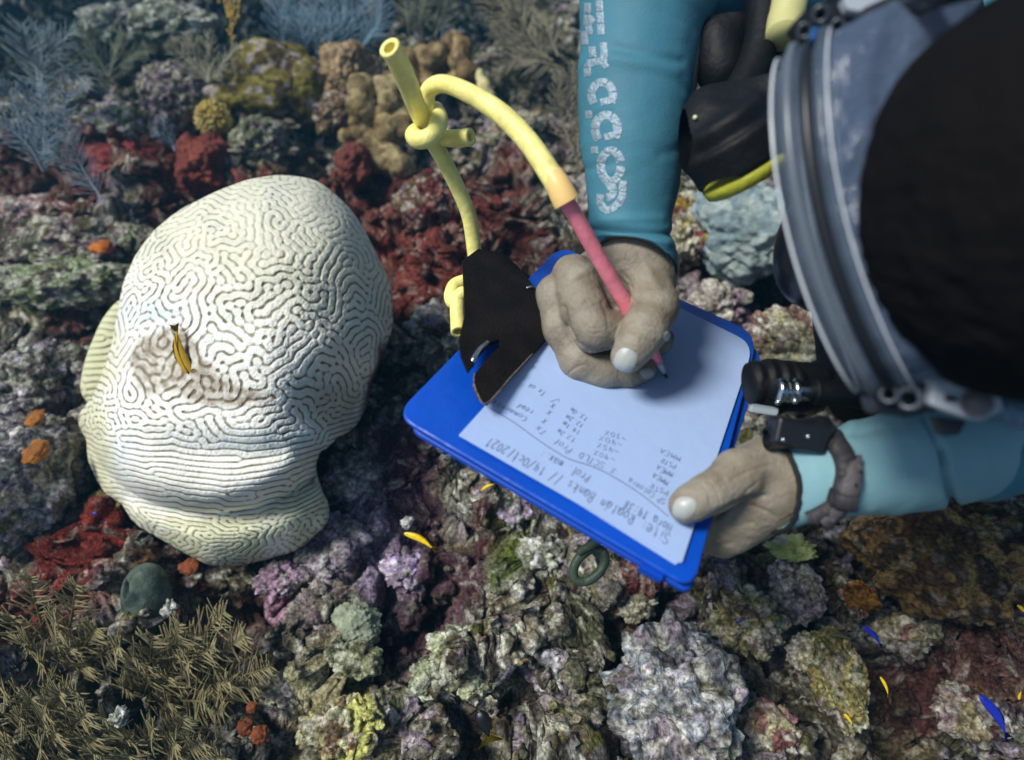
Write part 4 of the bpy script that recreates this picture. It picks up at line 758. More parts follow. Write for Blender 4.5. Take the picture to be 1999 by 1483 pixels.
# wetsuit: two sleeves, trunk and legs
teal = mat('neoprene', srgb(62, 118, 136), rough=.62, spec=.3, bump=.18, bscale=500, var=.10, vscale=14, sub=0)
tealL = mat('neoprene_lit', srgb(120, 160, 168), rough=.62, spec=.3, bump=.15, bscale=500, var=.08, vscale=14)  # same suit in a paler tone: light on this arm put into colour
blk = mat('black_rubber', srgb(9, 10, 13), rough=.6, spec=.25, bump=.2, bscale=150)
blkm = mat('black_edge', srgb(20, 20, 22), rough=.8)
SUIT = None
def sleeve(name, rings, wr_fn, m, parent, n=150, seg=110, lip=.0028):
    K = []
    for l, r, d, k, bulge in rings:                   # left pixel, right pixel, depth, thickness ratio, how far the near lip leans along the arm
        a = (C(*r, d) - C(*l, d)) / 2; c = (C(*r, d) + C(*l, d)) / 2; ra = np.linalg.norm(a)
        K.append(np.concatenate([c, a, np.array([bulge[0] / FPX * d, -bulge[1] / FPX * d, ra * k])]))
    K = cr_interp(np.array(K), n); t = np.linspace(0, 2 * np.pi, seg, endpoint=False)
    V = K[:, None, :3] + np.cos(t)[None, :, None] * K[:, None, 3:6] + np.sin(t)[None, :, None] * K[:, None, 6:9]
    cc = K[:, None, :3]; N = V - cc; N = N / np.linalg.norm(N, axis=-1, keepdims=True)
    px = V[..., 0] / -V[..., 2] * FPX + 999.5; py = 741.5 - V[..., 1] / -V[..., 2] * FPX
    V = V + N * wr_fn(px, py, V)[..., None]
    inn = V[::-1] - N[::-1] * lip
    A = np.concatenate([V, inn]); F = gridfaces(2 * n, seg); j = np.arange(seg); m_ = (2 * n - 1) * seg
    F = np.concatenate([F, np.stack([m_ + j, m_ + (j + 1) % seg, (j + 1) % seg, j], 1)])
    o = mesh(name, W(A.reshape(-1, 3)), F, m, parent)
    return o, V, F[:(n - 1) * seg], K
def gl(px, py, a, b, wd):                             # soft line in pixels
    a = np.array(a, float); b = np.array(b, float); ab = b - a; t = np.clip(((px - a[0]) * ab[0] + (py - a[1]) * ab[1]) / (ab @ ab), 0, 1)
    return np.exp(-(((px - a[0] - t * ab[0]) ** 2 + (py - a[1] - t * ab[1]) ** 2) / wd ** 2))
def wrR(px, py, V):
    p = V.reshape(-1, 3); w = .0009 * fbm(p * 38, 3, 401).reshape(px.shape) + .0016 * np.maximum(0, fbm(p * [22, 70, 22] + 3, 2, 405)).reshape(px.shape)
    w = w + .0022 * gl(px, py, (1160, 462), (1300, 475), 9) - .0026 * gl(px, py, (1150, 448), (1312, 458), 7) + .0012 * gl(px, py, (1175, 430), (1290, 425), 10)
    w = w - .0014 * gl(px, py, (1200, 92), (1330, 120), 8) + .0012 * gl(px, py, (1190, 112), (1320, 140), 10) - .0010 * gl(px, py, (1140, 330), (1200, 318), 8) - .0010 * gl(px, py, (1150, 230), (1190, 222), 8) - .001 * gl(px, py, (1290, 300), (1345, 285), 10)
    return w
SUIT = mesh('wetsuit', W(np.concatenate([surfnet(lambda p: bodyfn(p) - .004, [.28, -.42, -1.2], [1.75, .30, -.42], .007)[0]])) if False else W(tB[0][:4]), [(0, 1, 2, 3)], teal, DV) if False else None
def suitfn(p):
    D = cone(p, C(2080, 250, .52), C(2300, 900, .75), .121, .126)
    D = smin(D, cone(p, C(1720, 30, .60), C(2100, 620, .66), .066, .076), .05)
    D = smin(D, cone(p, C(1720, 30, .60), C(1385, -48, .525), .051, .045), .03)
    D = smin(D, cone(p, C(2130, 800, .52), C(1910, 885, .435), .046, .034), .03)
    D = smin(D, cone(p, C(2300, 900, .75), C(3000, 1200, 1.05), .096, .066), .04)
    D = smin(D, cone(p, C(2360, 760, .75), C(3050, 900, 1.02), .096, .066), .04)
    return D
sv, sf = surfnet(suitfn, [.05, -.42, -1.2], [1.75, .36, -.30], .006)
SUIT = mesh('wetsuit', W(sv), sf, teal, DV)
slR, VR, FR, KR = sleeve('sleeve', [((1128, -170), (1400, -40), .515, .9, (0, 0)), ((1132, -60), (1395, 30), .512, .92, (0, 0)), ((1134, 60), (1368, 82), .510, .92, (0, 0)), ((1130, 150), (1352, 160), .508, .92, (0, 0)), ((1132, 250), (1340, 255), .506, .92, (0, 0)), ((1142, 340), (1326, 350), .505, .9, (0, 4)), ((1148, 410), (1310, 420), .504, .88, (0, 6)), ((1152, 446), (1312, 462), .503, .86, (0, -6)), ((1158, 470), (1318, 505), .503, .86, (5, -18)), ((1166, 482), (1316, 545), .503, .84, (10, -26))], wrR, teal, SUIT)
def wrL(px, py, V):
    p = V.reshape(-1, 3); w = .0008 * fbm(p * 34, 3, 411).reshape(px.shape) + .0016 * np.maximum(0, fbm(p * [70, 22, 22] + 3, 2, 415)).reshape(px.shape)
    w = w - .003 * gl(px, py, (1806, 815), (1850, 900), 7) - .008 * gl(px, py, (1842, 880), (1862, 995), 8) + .0012 * gl(px, py, (1680, 870), (1760, 850), 14) - .0015 * gl(px, py, (1650, 850), (1720, 835), 8)
    w = w + .002 * gl(px, py, (1660, 830), (1640, 1010), 16)
    return w
slL, VL, FL, KL = sleeve('sleeve', [((2080, 800), (2090, 925), .445, .9, (0, 0)), ((1960, 792), (1975, 952), .435, .95, (0, 0)), ((1900, 790), (1905, 972), .43, .95, (0, 0)), ((1850, 792), (1845, 985), .425, .95, (0, 0)), ((1780, 798), (1765, 1000), .42, .95, (0, 0)), ((1710, 812), (1690, 1004), .418, .93, (0, 0)), ((1660, 828), (1640, 1004), .418, .9, (0, 0)), ((1610, 845), (1600, 1012), .418, .88, (8, 0)), ((1560, 852), (1550, 1025), .42, .84, (16, 0)), ((1500, 855), (1505, 1038), .424, .78, (26, 0))], wrL, tealL, SUIT)
slL['label'] = 'teal sleeve painted paler as lit, on the arm holding the board'
for K, o in ((KR, slR), (KL, slL)):                   # dark trimmed cuffs
    k = K[-1]; t = np.linspace(0, 2 * np.pi, 90); s = 1.0
    ring = k[:3] + (np.cos(t)[:, None] * k[3:6] + np.sin(t)[:, None] * k[6:9]) * .985 + np.array([.3, 0, .2]) * 0
    ring = ring + (.0006 * vnoise(np.c_[t * 9, t * 0, t * 0], 5))[:, None] * k[6:9] / np.linalg.norm(k[6:9])
    v, f = tube(ring, .0019 if o is slL else .0012, 8); mesh('cuff', W(v), f, blkm, o)
# silver block lettering down the writing forearm
trS = bvh(VR.reshape(-1, 3), FR)
silver = mat('silver_print', srgb(138, 156, 168), rough=.45, metal=.3, bump=.8, bscale=300)
def strokes(lines, wpx, gap=.22, seglen=22):
    out = []
    for L in lines:
        L = cr_interp(np.array(L, float), 60) if len(L) > 2 else np.array(L, float)[0] + (np.array(L[1], float) - np.array(L[0], float)) * np.linspace(0, 1, 30)[:, None]
        s = np.r_[0, np.cumsum(np.linalg.norm(np.diff(L, axis=0), axis=1))]; n = max(1, int(round(s[-1] / seglen)))
        for k in range(n):
            a, b = s[-1] * k / n + .6, s[-1] * (k + 1) / n - .6; tt = np.linspace(a, b, 5); q = np.stack([np.interp(tt, s, L[:, 0]), np.interp(tt, s, L[:, 1])], 1)
            g = np.gradient(q, axis=0); g /= np.linalg.norm(g, axis=1)[:, None]; nn = np.stack([-g[:, 1], g[:, 0]], 1) * wpx / 2
            grid = []; 
            for r in (-1, -.5, 0, .5, 1): grid.append([project(trS, *(q[i] + nn[i] * r), .0006 if abs(r) < .9 and 0 < i < 4 else .0003) for i in range(5)])
            if any(h is None for row in grid for h in row): continue
            out.append((np.array(grid).reshape(-1, 3), gridfaces(5, 5, False).tolist()))
    return out
LT = []
def hook(cx, cy, rx, ry, a0, a1): 
    t = np.radians(np.linspace(a0, a1, 9)); return [(cx + rx * math.cos(a), cy + ry * math.sin(a)) for a in t]
LT += strokes([hook(1192, 374, 24, 34, 180, 0) [::-1] and [(1173, 378), (1172, 395), (1184, 410), (1202, 402), (1214, 385), (1216, 365), (1217, 352)], [(1184, 385), (1196, 380), (1196, 362), (1184, 366)]], 15)
LT += strokes([hook(1193, 324, 20, 30, 0, 345)], 17)
LT += strokes([hook(1184, 252, 22, 28, 130, 400)], 17); LT += strokes([[(1180, 268), (1205, 262)]], 14)
LT += strokes([hook(1176, 186, 21, 26, 140, 395)], 16); LT += strokes([[(1172, 200), (1198, 194)]], 14)
LT += strokes([[(1148, 150), (1148, 128), (1160, 122)], [(1176, 130), (1186, 122)], [(1146, 124), (1186, 116)], [(1180, 112), (1178, 82)], [(1158, 112), (1156, 90)]], 14)
LT += strokes([[(1174, 68), (1170, 0)], [(1152, 68), (1150, 45), (1160, 34)], [(1143, 88), (1141, 60)], [(1146, 50), (1148, 5)]], 14)
LT += strokes([[(1150, 232), (1150, 215)], [(1162, 300), (1160, 285)]], 14)
if LT:
    v, f = join(LT); o = mesh('lettering', W(v), f, silver, slR); o['label'] = 'segmented silver block lettering running up the sleeve'
# hair
hairm = mat('wet_hair', srgb(15, 12, 12), rough=.85, spec=.08, bump=.5, bscale=60)
def hairfn(p):
    D = ell(p, C(2080, 385, .262), np.array([.0855, .0885, .085])); D = smin(D, cone(p, C(2080, 400, .33), C(2080, 430, .46), .08, .05), .03)
    return D
hv, hf = surfnet(hairfn, [.10, -.10, -.52], [.45, .26, -.15], .003)
hv = hv + .0012 * np.stack([fbm(hv * [30, 200, 200], 3, 501)] * 3, 1)
HR = mesh('hair', W(hv), hf, hairm, DV); trH = bvh(hv, hf)
hs = []; rh = random.Random(9)
for i in range(0):
    a = rh.uniform(95, 265); rr0 = rh.uniform(.55, .97); cx_, cy_ = 2085, 395
    q = []
    for k in range(7):
        aa = math.radians(a + k * rh.uniform(2, 5)); r_ = rr0 + .012 * k * rh.uniform(-.4, .6)
        h = project(trH, cx_ + math.cos(aa) * 350 * r_, cy_ - math.sin(aa) * 375 * r_, .0008 + .0012 * rh.random())
        if h is not None: q.append(h)
    if len(q) > 3: hs.append(tube(q, .0005, 4))

# ------------------------------------------------------------------ dive mask
def mixmat(name, col, alpha, rough, spec=.5, bump=.3, trans=0):
    return mat(name, col, rough=rough, alpha=alpha, spec=spec, bump=bump, bscale=25, trans=trans)
silic = mixmat('clear_silicone', srgb(120, 140, 172), .30, .14, spec=.6, bump=.5)
clearp = mixmat('clear_frame', srgb(96, 110, 128), .42, .1, spec=.7, bump=.3)
MK = thing('dive_mask', W(C(1610, 430, .30)), 'clear silicone scuba mask seen edge on, pulled over the diver\'s face', 'mask')
Lx = np.array([.224, -.972, 0]); Lx /= np.linalg.norm(Lx); Dx = np.array([.57, .24, -1.]); Dx -= Lx * (Dx @ Lx); Dx /= np.linalg.norm(Dx); Fx = np.cross(Lx, Dx); Fx *= -np.sign(Fx[0])
if Dx[2] > 0: Dx = -Dx
mc = C(1580, 425, .275) + Dx * .050
def oval(a, b, n=110, p=2.6, nose=0):
    t = np.linspace(0, 2 * np.pi, n, endpoint=False); c, s = np.cos(t), np.sin(t)
    x = np.sign(c) * np.abs(c) ** (2 / p) * a; y = np.sign(s) * np.abs(s) ** (2 / p) * b
    return x, y
def ringpts(a, b, off, bow=.012, p=2.6):
    x, y = oval(a, b, p=p); return mc + x[:, None] * Lx + y[:, None] * Dx + (off - bow * (x / .09) ** 2)[:, None] * Fx
def band(specs): 
    R = np.array([ringpts(*s) for s in specs]); return R.reshape(-1, 3), gridfaces(len(R), R.shape[1])
grey = mat('grey_frame', srgb(88, 96, 106), rough=.3, spec=.5); dkf = mat('dark_frame', srgb(22, 24, 30), rough=.35)
v, f = band([(.080, .042, .010), (.085, .047, .010), (.088, .050, .006), (.088, .050, -.001), (.084, .046, -.003)]); FRM = mesh('frame', W(v), f, clearp, MK)
v, f = band([(.0885, .0505, .0052), (.0905, .0525, .0045), (.0905, .0525, .0015), (.0885, .0505, .0008)]); mesh('rim', W(v), f, grey, FRM)
v, f = band([(.087, .049, -.002), (.0895, .0515, -.003), (.0895, .0515, -.006), (.086, .048, -.008)]); mesh('gasket', W(v), f, dkf, FRM)
v, f = band([(.088, .050, -.007), (.0915, .0535, -.009), (.0915, .0535, -.012), (.087, .049, -.014)]); mesh('frame_lip', W(v), f, clearp, FRM)
v, f = tube(ringpts(.0912, .0532, -.0068)[int(110 * .50):int(110 * .60)], .0016, 8); mesh('blue_trim', W(v), f, mat('blue_trim', srgb(20, 75, 130), rough=.5), FRM)
x, y = oval(.082, .044); ln = mc + x[:, None] * Lx + y[:, None] * Dx + (.006 - .012 * (x / .09) ** 2)[:, None] * Fx
lv = np.concatenate([ln, ln - Fx * .003]); n = len(ln); lf = [tuple(range(n)), tuple(reversed(range(n, 2 * n)))] + [(i, (i + 1) % n, (i + 1) % n + n, i + n) for i in range(n)]
glass = mat('mask_glass', (.8, .85, .9), rough=.03, alpha=.25, spec=.6); mesh('lens', W(lv), lf, glass, MK)
# soft skirt flaring back from the frame to the head
hc = C(2040, 400, .345)
sk = []
for i, t in enumerate(np.linspace(0, 1, 26)):
    x, y = oval(.086 + .006 * math.sin(t * 3.1) - .002 * t, .047 + .004 * t, p=2.6)
    bow = -.012 * (x / .09) ** 2 + (-.030) * t * (x / .09) ** 2
    off = -.010 - .040 * t + .0035 * math.sin(t * 14) * (1 - t)
    q = mc + x[:, None] * Lx + y[:, None] * Dx + (off + bow)[:, None] * Fx + Dx * (.030 * t * t)
    sk.append(q)
sk = np.array(sk); sk = sk + (.0018 * fbm(sk.reshape(-1, 3) * 30, 3, 601)).reshape(sk.shape[:2])[..., None] * np.array([0, 0, 1])
inner = sk[::-1] - np.array([0, 0, .0]) ; A = sk
mesh('skirt', W(A.reshape(-1, 3)), gridfaces(len(A), A.shape[1]), silic, MK)
brt = mat('highlight_paint', srgb(205, 210, 215), rough=.2, spec=.8)  # pale thin loops painted in as the highlight along the clear frame
for a, b, o1, r_ in ((.0862, .0482, .0102, .0007), (.0895, .0515, -.0135, .0005)):
    q = ringpts(a, b, o1); v, f = tube(np.r_[q, q[:1]], r_, 6); mesh('rim_highlight', W(v), f, brt, FRM)
# buckles and strap
whitep = mat('white_plastic', srgb(165, 172, 180), rough=.35, spec=.5)
def slab(pts, d, th, m, name, parent, r=8, bev=.0006, tilt=None):
    q = rounded(pts, r, 5); dz = (lambda p: d) if tilt is None else (lambda p: d + tilt(p)); v, f = prism([C(a[0], a[1], dz(a)) for a in q], np.array([0, 0, 1.]), th, bev); return mesh(name, W(v), f, m, parent, smooth=False)
BK = slab([(1812, 738), (1850, 742), (1898, 765), (1940, 765), (1948, 800), (1900, 822), (1850, 806), (1806, 790)], .295, .004, whitep, 'buckle', MK)
slab([(1846, 772), (1868, 774), (1867, 783), (1845, 781)], .2895, .0006, dkf, 'slot', BK, 2, .0001)
v, f = tube([C(1908, 788, .293), C(1908, 788, .286)], .0062, 24); mesh('button', W(v), f, mat('grey_button', srgb(95, 90, 92), rough=.4), BK)
v, f = tube([C(a, b, .30) for a, b in ((1930, 800), (1960, 806), (1999, 812), (2060, 815), (2120, 800))], .004, 10, 60); v2 = v.copy(); k = np.arange(len(v2)); ph = v2[:, 0] * 900; v2[:, 2] += .0016 * np.sign(np.sin(ph)) ; v2[:, 1] = (v2[:, 1] - v2[:, 1].mean()) * 1.5 + v2[:, 1].mean(); mesh('strap', W(v2), f, silic, MK)
slab([(1690, 770), (1730, 752), (1790, 745), (1822, 748), (1820, 800), (1760, 812), (1700, 806)], .302, .006, dkf, 'buckle_mount', MK, 10)
for cx_, cy_, r_ in ((1735, 770, .0045), (1775, 778, .006)):
    v, f = tube([C(cx_, cy_, .2965), C(cx_, cy_, .291)], r_, 20, hollow=.55); mesh('ring', W(v), f, mat('ring_%d' % cx_, srgb(60, 68, 76), rough=.25), MK)
slab([(1540, 52), (1580, 20), (1640, 25), (1700, 50), (1690, 75), (1620, 78), (1560, 72)], .31, .006, dkf, 'buckle_mount', MK, 10)
for cx_, cy_, r_ in ((1602, 28, .0045), (1635, 52, .004), (1570, 60, .004)):
    v, f = tube([C(cx_, cy_, .304), C(cx_, cy_, .298)], r_, 20, hollow=.5); mesh('ring', W(v), f, mat('ringb_%d' % cx_, srgb(50, 56, 62), rough=.3), MK)
slab([(1640, 0), (1700, -20), (1750, 10), (1700, 34), (1650, 26)], .30, .003, whitep, 'buckle', MK, 8)
v, f = tube([C(a, b, d) for a, b, d in ((1690, 40, .30), (1760, 10, .285), (1850, -20, .25), (1950, -50, .24))], .006, 12, 30); mesh('strap', W(v), f, dkf, MK)
# black snorkel keeper and buckle tongue under the chin side
slab([(1818, 812), (1880, 820), (1866, 848), (1834, 850)], .31, .003, dkf, 'strap_loop', MK, 6)
# ------------------------------------------------------------------ regulator and the other black gear
def sdfobj(name, fn, lo, hi, res, m, parent=None): V, F = surfnet(fn, lo, hi, res); return mesh(name, W(V), F, m, parent)
RG = thing('regulator', W(C(1430, 300, .44)), 'black scuba regulator with a yellow lower rim beside the writing arm', 'regulator')
ra_ = np.array([.50, -.74, -.22]); ra_ /= np.linalg.norm(ra_)          # axis of the round housing, pointing to its yellow face
rc = C(1450, 322, .44); u_ = np.cross(ra_, [0, 0, 1.]); u_ /= np.linalg.norm(u_); w_ = np.cross(ra_, u_)
def cyl(p, c, ax, r, h, k=.003):
    q = p - c; t = q @ ax; rad = np.sqrt(np.maximum((q * q).sum(-1) - t * t, 0)); dx = rad - r + k; dy = np.abs(t) - h + k
    return np.minimum(np.maximum(dx, dy), 0) + np.sqrt(np.maximum(dx, 0) ** 2 + np.maximum(dy, 0) ** 2) - k
def regfn(p):
    D = cyl(p, rc - ra_ * .010, ra_, .034, .012)
    D = smin(D, cyl(p, rc - ra_ * .026, ra_, .029, .012, .006), .004)
    D = smin(D, cone(p, C(1375, 205, .45), C(1345, 285, .445), .011, .009), .012); D = smin(D, cone(p, C(1345, 285, .445), C(1362, 300, .44), .010, .012), .01)
    D = smin(D, cone(p, C(1390, 250, .448), C(1440, 190, .46), .022, .018), .014)
    D = smin(D, cone(p, C(1440, 235, .455), C(1545, 165, .44), .024, .019), .01)
    D = smin(D, cone(p, C(1470, 270, .45), C(1560, 260, .42), .022, .018), .012)
    return D
hs_ = sdfobj('housing', regfn, [C(1310, 0, .48)[0], C(0, 400, .48)[1], -.52], [C(1600, 0, .42)[0], C(0, 130, .42)[1], -.38], .0014, blk, RG)
t = np.linspace(0, 2 * np.pi, 64, endpoint=False)
def disc(c, ax, r, z0, prof, m, name, parent):
    u = np.cross(ax, [0, 0, 1.]); u /= np.linalg.norm(u); q = np.cross(ax, u); R = [c + ax * z + (u * np.cos(t)[:, None] + q * np.sin(t)[:, None]) * rr_ for rr_, z in prof]
    V = np.concatenate(R); F = gridfaces(len(R), 64).tolist() + [tuple(reversed(range(64))), tuple(range((len(R) - 1) * 64, len(R) * 64))]; return mesh(name, W(V), F, m, parent)
yelr = mat('yellow_rim', srgb(165, 165, 45), rough=.6, bump=.3, bscale=120)
PC = disc(rc, ra_, 0, 0, [(.030, .0015), (.0325, .003), (.0315, .010), (.026, .0125), (.001, .013)], yelr, 'purge_cover', RG)
v, f = tube([C(1390, 250, .428), C(1400, 228, .428), C(1398, 205, .432), (C(1385, 190, .44))], .0015, 8, 20); mesh('lever', W(v), f, mat('dark_gloss', srgb(40, 46, 54), rough=.25), RG)
v, f = ico(3); mesh('screw', W(v * .0016 + C(1357, 229, .428)), f, mat('pale_dot', srgb(225, 220, 180), rough=.3), RG)
v, f = tube([C(1558, 250, .43), C(1600, 225, .42), C(1680, 190, .43), C(1750, 200, .45)], .016, 18, 30); mesh('mouthpiece', W(v), f, blk, RG)
v, f = tube([C(1440, 190, .46), C(1475, 120, .47), C(1490, 40, .48), C(1480, -80, .50)], .013, 16, 40); mesh('hose', W(v), f, blk, RG)
OC = thing('octopus', W(C(1410, 110, .50)), 'round black rubber second stage hanging above the yellow rimmed regulator', 'regulator')
sdfobj('housing', lambda p: smin(smin(ell(p, C(1405, 120, .50), np.array([.020, .024, .02])), cone(p, C(1400, 75, .50), C(1425, 60, .50), .018, .018), .01), cone(p, C(1415, 150, .50), C(1432, 175, .50), .016, .012), .01), [C(1340, 0, .53)[0], C(0, 220, .53)[1], -.55], [C(1480, 0, .48)[0], C(0, 20, .48)[1], -.46], .002, blk, OC)
v, f = tube([C(1452, 150, .49), C(1462, 120, .49), C(1478, 96, .49), C(1476, 70, .49), C(1478, 30, .49)], .0022, 8, 30); mesh('cord', W(v), f, blk, OC)
VG = thing('vest', W(C(1700, 200, .60)), 'black buoyancy vest strapped on the diver\'s chest behind the mask', 'vest')
def vestfn(p):
    D = cone(p, C(1500, -60, .515), C(1580, 330, .50), .022, .024)
    D = smin(D, cone(p, C(1560, 200, .50), C(1600, 560, .47), .020, .02), .01)
    D = smin(D, cone(p, C(1640, 120, .53), C(1720, 740, .50), .045, .045), .02)
    D = smin(D, cone(p, C(1700, -100, .56), C(1880, 760, .50), .07, .055), .02)
    return D
sdfobj('chest_panel', vestfn, [C(1440, 0, .6)[0], C(0, 860, .55)[1], -.66], [C(2150, 0, .5)[0], C(0, -200, .6)[1], -.40], .003, blk, VG)
v, f = tube([C(1548, -60, .47), C(1540, 10, .462), C(1532, 45, .46), C(1530, 70, .455)], .013, 18, 24); h_ = mesh('shoulder_hose', W(v), f, mat('yellow_hose', srgb(190, 185, 125), rough=.5), VG)
CS = thing('gauge_console', W(C(1580, 480, .46)), 'oval black rubber gauge housing half hidden behind the mask', 'gauge')
sdfobj('housing', lambda p: smin(ell(p, C(1600, 478, .44), np.array([.0300, .0455, .030]), np.array([[.97, -.24, 0], [.24, .97, 0], [0, 0, 1.]]).T), ell(p, C(1612, 455, .43), np.array([.022, .038, .026]), np.array([[.97, -.24, 0], [.24, .97, 0], [0, 0, 1.]]).T), .01), [.15, -.0, -.50], [.30, .17, -.39], .0018, mat('gauge_rubber', srgb(14, 16, 26), rough=.3, spec=.5), CS)
# inflator hose with its metal fitting
IH = thing('inflator_hose', W(C(1560, 760, .48)), 'black inflator hose with a chrome fitting running from the board to the mask', 'hose')
c_ = [C(x, y, .47) for x, y in ((1462, 748), (1500, 745), (1530, 748), (1545, 756))]
v, f = tube(c_, .0165, 26, 60); ph = v[:, 0] * 620; ctr = cr_interp(np.array(c_), 60).mean(0); v[:, 1] = ctr[1] + (v[:, 1] - ctr[1]) * (1 + .05 * np.sin(ph)); v[:, 2] = ctr[2] + (v[:, 2] - ctr[2]) * (1 + .05 * np.sin(ph)); mesh('corrugated_end', W(v), f, blk, IH)
sdfobj('valve_block', lambda p: smin(smin(cone(p, C(1490, 770, .47), C(1512, 788, .47), .010, .009), ell(p, C(1560, 778, .472), np.array([.022, .0105, .012])), .006), cone(p, C(1500, 730, .472), C(1600, 735, .475), .012, .010), .01), [C(1440, 0, .47)[0], C(0, 850, .5)[1], -.5], [C(1680, 0, .47)[0], C(0, 680, .45)[1], -.44], .0014, blk, IH)
slab([(1464, 793), (1470, 788), (1512, 795), (1518, 800), (1514, 812), (1462, 804)], .455, .003, mat('grey_key', srgb(150, 160, 168), rough=.4), 'button', IH, 4)
prof = [(1514, .0075), (1518, .0092), (1526, .0092), (1529, .0078), (1533, .0090), (1540, .0090), (1543, .0072), (1546, .0095), (1553, .0095), (1556, .0078), (1590, .0076), (1592, .0070)]
v, f = tube([C(x, 762 + (x - 1514) * .02, .452) for x, r in prof], [r for x, r in prof], 28); mesh('metal_fitting', W(v), f, steelm, IH)
for x, y in ((1519, 784), (1552, 783), (1558, 778)):
    v, f = ico(3); mesh('ball_pin', W(v * .0024 + C(x, y, .447)), f, steelm, IH)
v, f = tube([C(1588, 764, .452), C(1640, 768, .452), (C(1700, 775, .455)), C(1780, 780, .47)], .0098, 18, 40); mesh('hose', W(v), f, blk, IH)
v, f = tube([C(1540, 745, .478), C(1600, 742, .478), C(1660, 750, .478), C(1740, 765, .485)], .0085, 14, 30); mesh('hose', W(v), f, blk, IH)
# ------------------------------------------------------------------ wrist computer and its strap
WC = thing('dive_computer', W(C(1600, 930, .42)), 'black wrist dive computer with a ribbed rubber strap on the left arm', 'dive computer')
trLS = bvh(VL.reshape(-1, 3), FL)
def on(px, py, off): h = project(trLS, px, py, off); return h if h is not None else C(px, py, .40)
def straprow(line, wpx, off, th, name, m, parent, ribs=0):
    L = cr_interp(np.array(line, float), 60); g = np.gradient(L, axis=0); g /= np.linalg.norm(g, axis=1)[:, None]; nn = np.stack([-g[:, 1], g[:, 0]], 1); rows = []; prev = None
    for i in range(60):
        row = []; ww = wpx if not hasattr(wpx, '__len__') else np.interp(i / 59, np.linspace(0, 1, len(wpx)), wpx)
        for r in (-1, -.6, 0, .6, 1): row.append(on(*(L[i] + nn[i] * ww / 2 * r), off + (0 if abs(r) == 1 else th) + (ribs * max(0, math.sin(i * .95)) if abs(r) < 1 else 0)))
        for r in (1, -1): row.append(on(*(L[i] + nn[i] * ww / 2 * r), .0002))
        rows.append(row)
    V = np.array(rows).reshape(-1, 3); return mesh(name, W(V), gridfaces(60, 7), m, parent, smooth=False if ribs else True)
strapm = mat('strap_rubber', srgb(50, 47, 50), rough=.6, bump=.3, bscale=200)
straprow([(1592, 838), (1618, 852), (1640, 880), (1650, 915), (1645, 950), (1632, 985), (1605, 1005), (1578, 1018)], 40, .003, .003, 'strap', strapm, WC, .0016)
STP = straprow([(1668, 893), (1664, 915), (1656, 940), (1646, 965), (1628, 990), (1600, 1012)], [8, 26, 28, 28, 26, 20], .0065, .0015, 'strap_end', mat('strap_rubber_light', srgb(84, 78, 80), rough=.6, bump=.3, bscale=200), WC)
straprow([(1616, 962), (1635, 968), (1655, 972)], 24, .0095, .0012, 'keeper', strapm, WC)
for x, y in ((1661, 921), (1655, 942)):
    v, f = ico(2); mesh('hole', W(v * [.0009, .0015, .0005] + on(x, y, .0083)), f, dkf, STP)
def casefn(p):
    D = cone(p, C(1500, 858, .408), C(1600, 836, .405), .0065, .009); q2 = p - C(1556, 848, .404); a2 = math.radians(12); xx = q2[..., 0] * math.cos(a2) + q2[..., 1] * math.sin(a2) * -1; yy = q2[..., 0] * math.sin(a2) + q2[..., 1] * math.cos(a2); zz = q2[..., 2]; dx_, dy_, dz_ = np.abs(xx) - .0145, np.abs(yy) - .0065, np.abs(zz) - .0055; bx_ = np.sqrt(np.maximum(dx_, 0) ** 2 + np.maximum(dy_, 0) ** 2 + np.maximum(dz_, 0) ** 2) + np.minimum(np.maximum(dx_, np.maximum(dy_, dz_)), 0) - .003; D = smin(D, bx_, .004)
    return D
CA = sdfobj('case', casefn, [C(1480, 0, .42)[0], C(0, 900, .42)[1], -.43], [C(1625, 0, .40)[0], C(0, 795, .40)[1], -.375], .0009, mat('case_black', srgb(20, 22, 26), rough=.4, spec=.5), WC)
for x, y, d in ((1529, 858, .3950), (1577, 852, .3950)):
    v, f = ico(3); mesh('screw', W(v * .0016 + C(x, y, d)), f, steelm, CA)
# ------------------------------------------------------------------ metal ring under the board
RI = thing('metal_ring', W(C(1145, 1110, .60)), 'dark green oval clip ring hanging from under the lower edge of the board', 'ring')
t = np.linspace(0, 2 * np.pi, 60); c_, s2_ = math.cos(math.radians(-48)), math.sin(math.radians(-48))
q = [C(1150 + (38 * math.cos(a) * c_ - 24 * math.sin(a) * s2_), 1103 + (38 * math.cos(a) * s2_ + 24 * math.sin(a) * c_), .60) for a in t]
grn = mat('ring_green', srgb(58, 72, 58), rough=.5, bump=.3, bscale=100)
v, f = tube(q, .0046, 14); mesh('loop', W(v), f, grn, RI)
v, f = tube([C(1130, 1078, .597), C(1150, 1066, .592), C(1175, 1050, .58), C(1190, 1040, .55)], .004, 12, 16); mesh('shank', W(v), f, grn, RI)
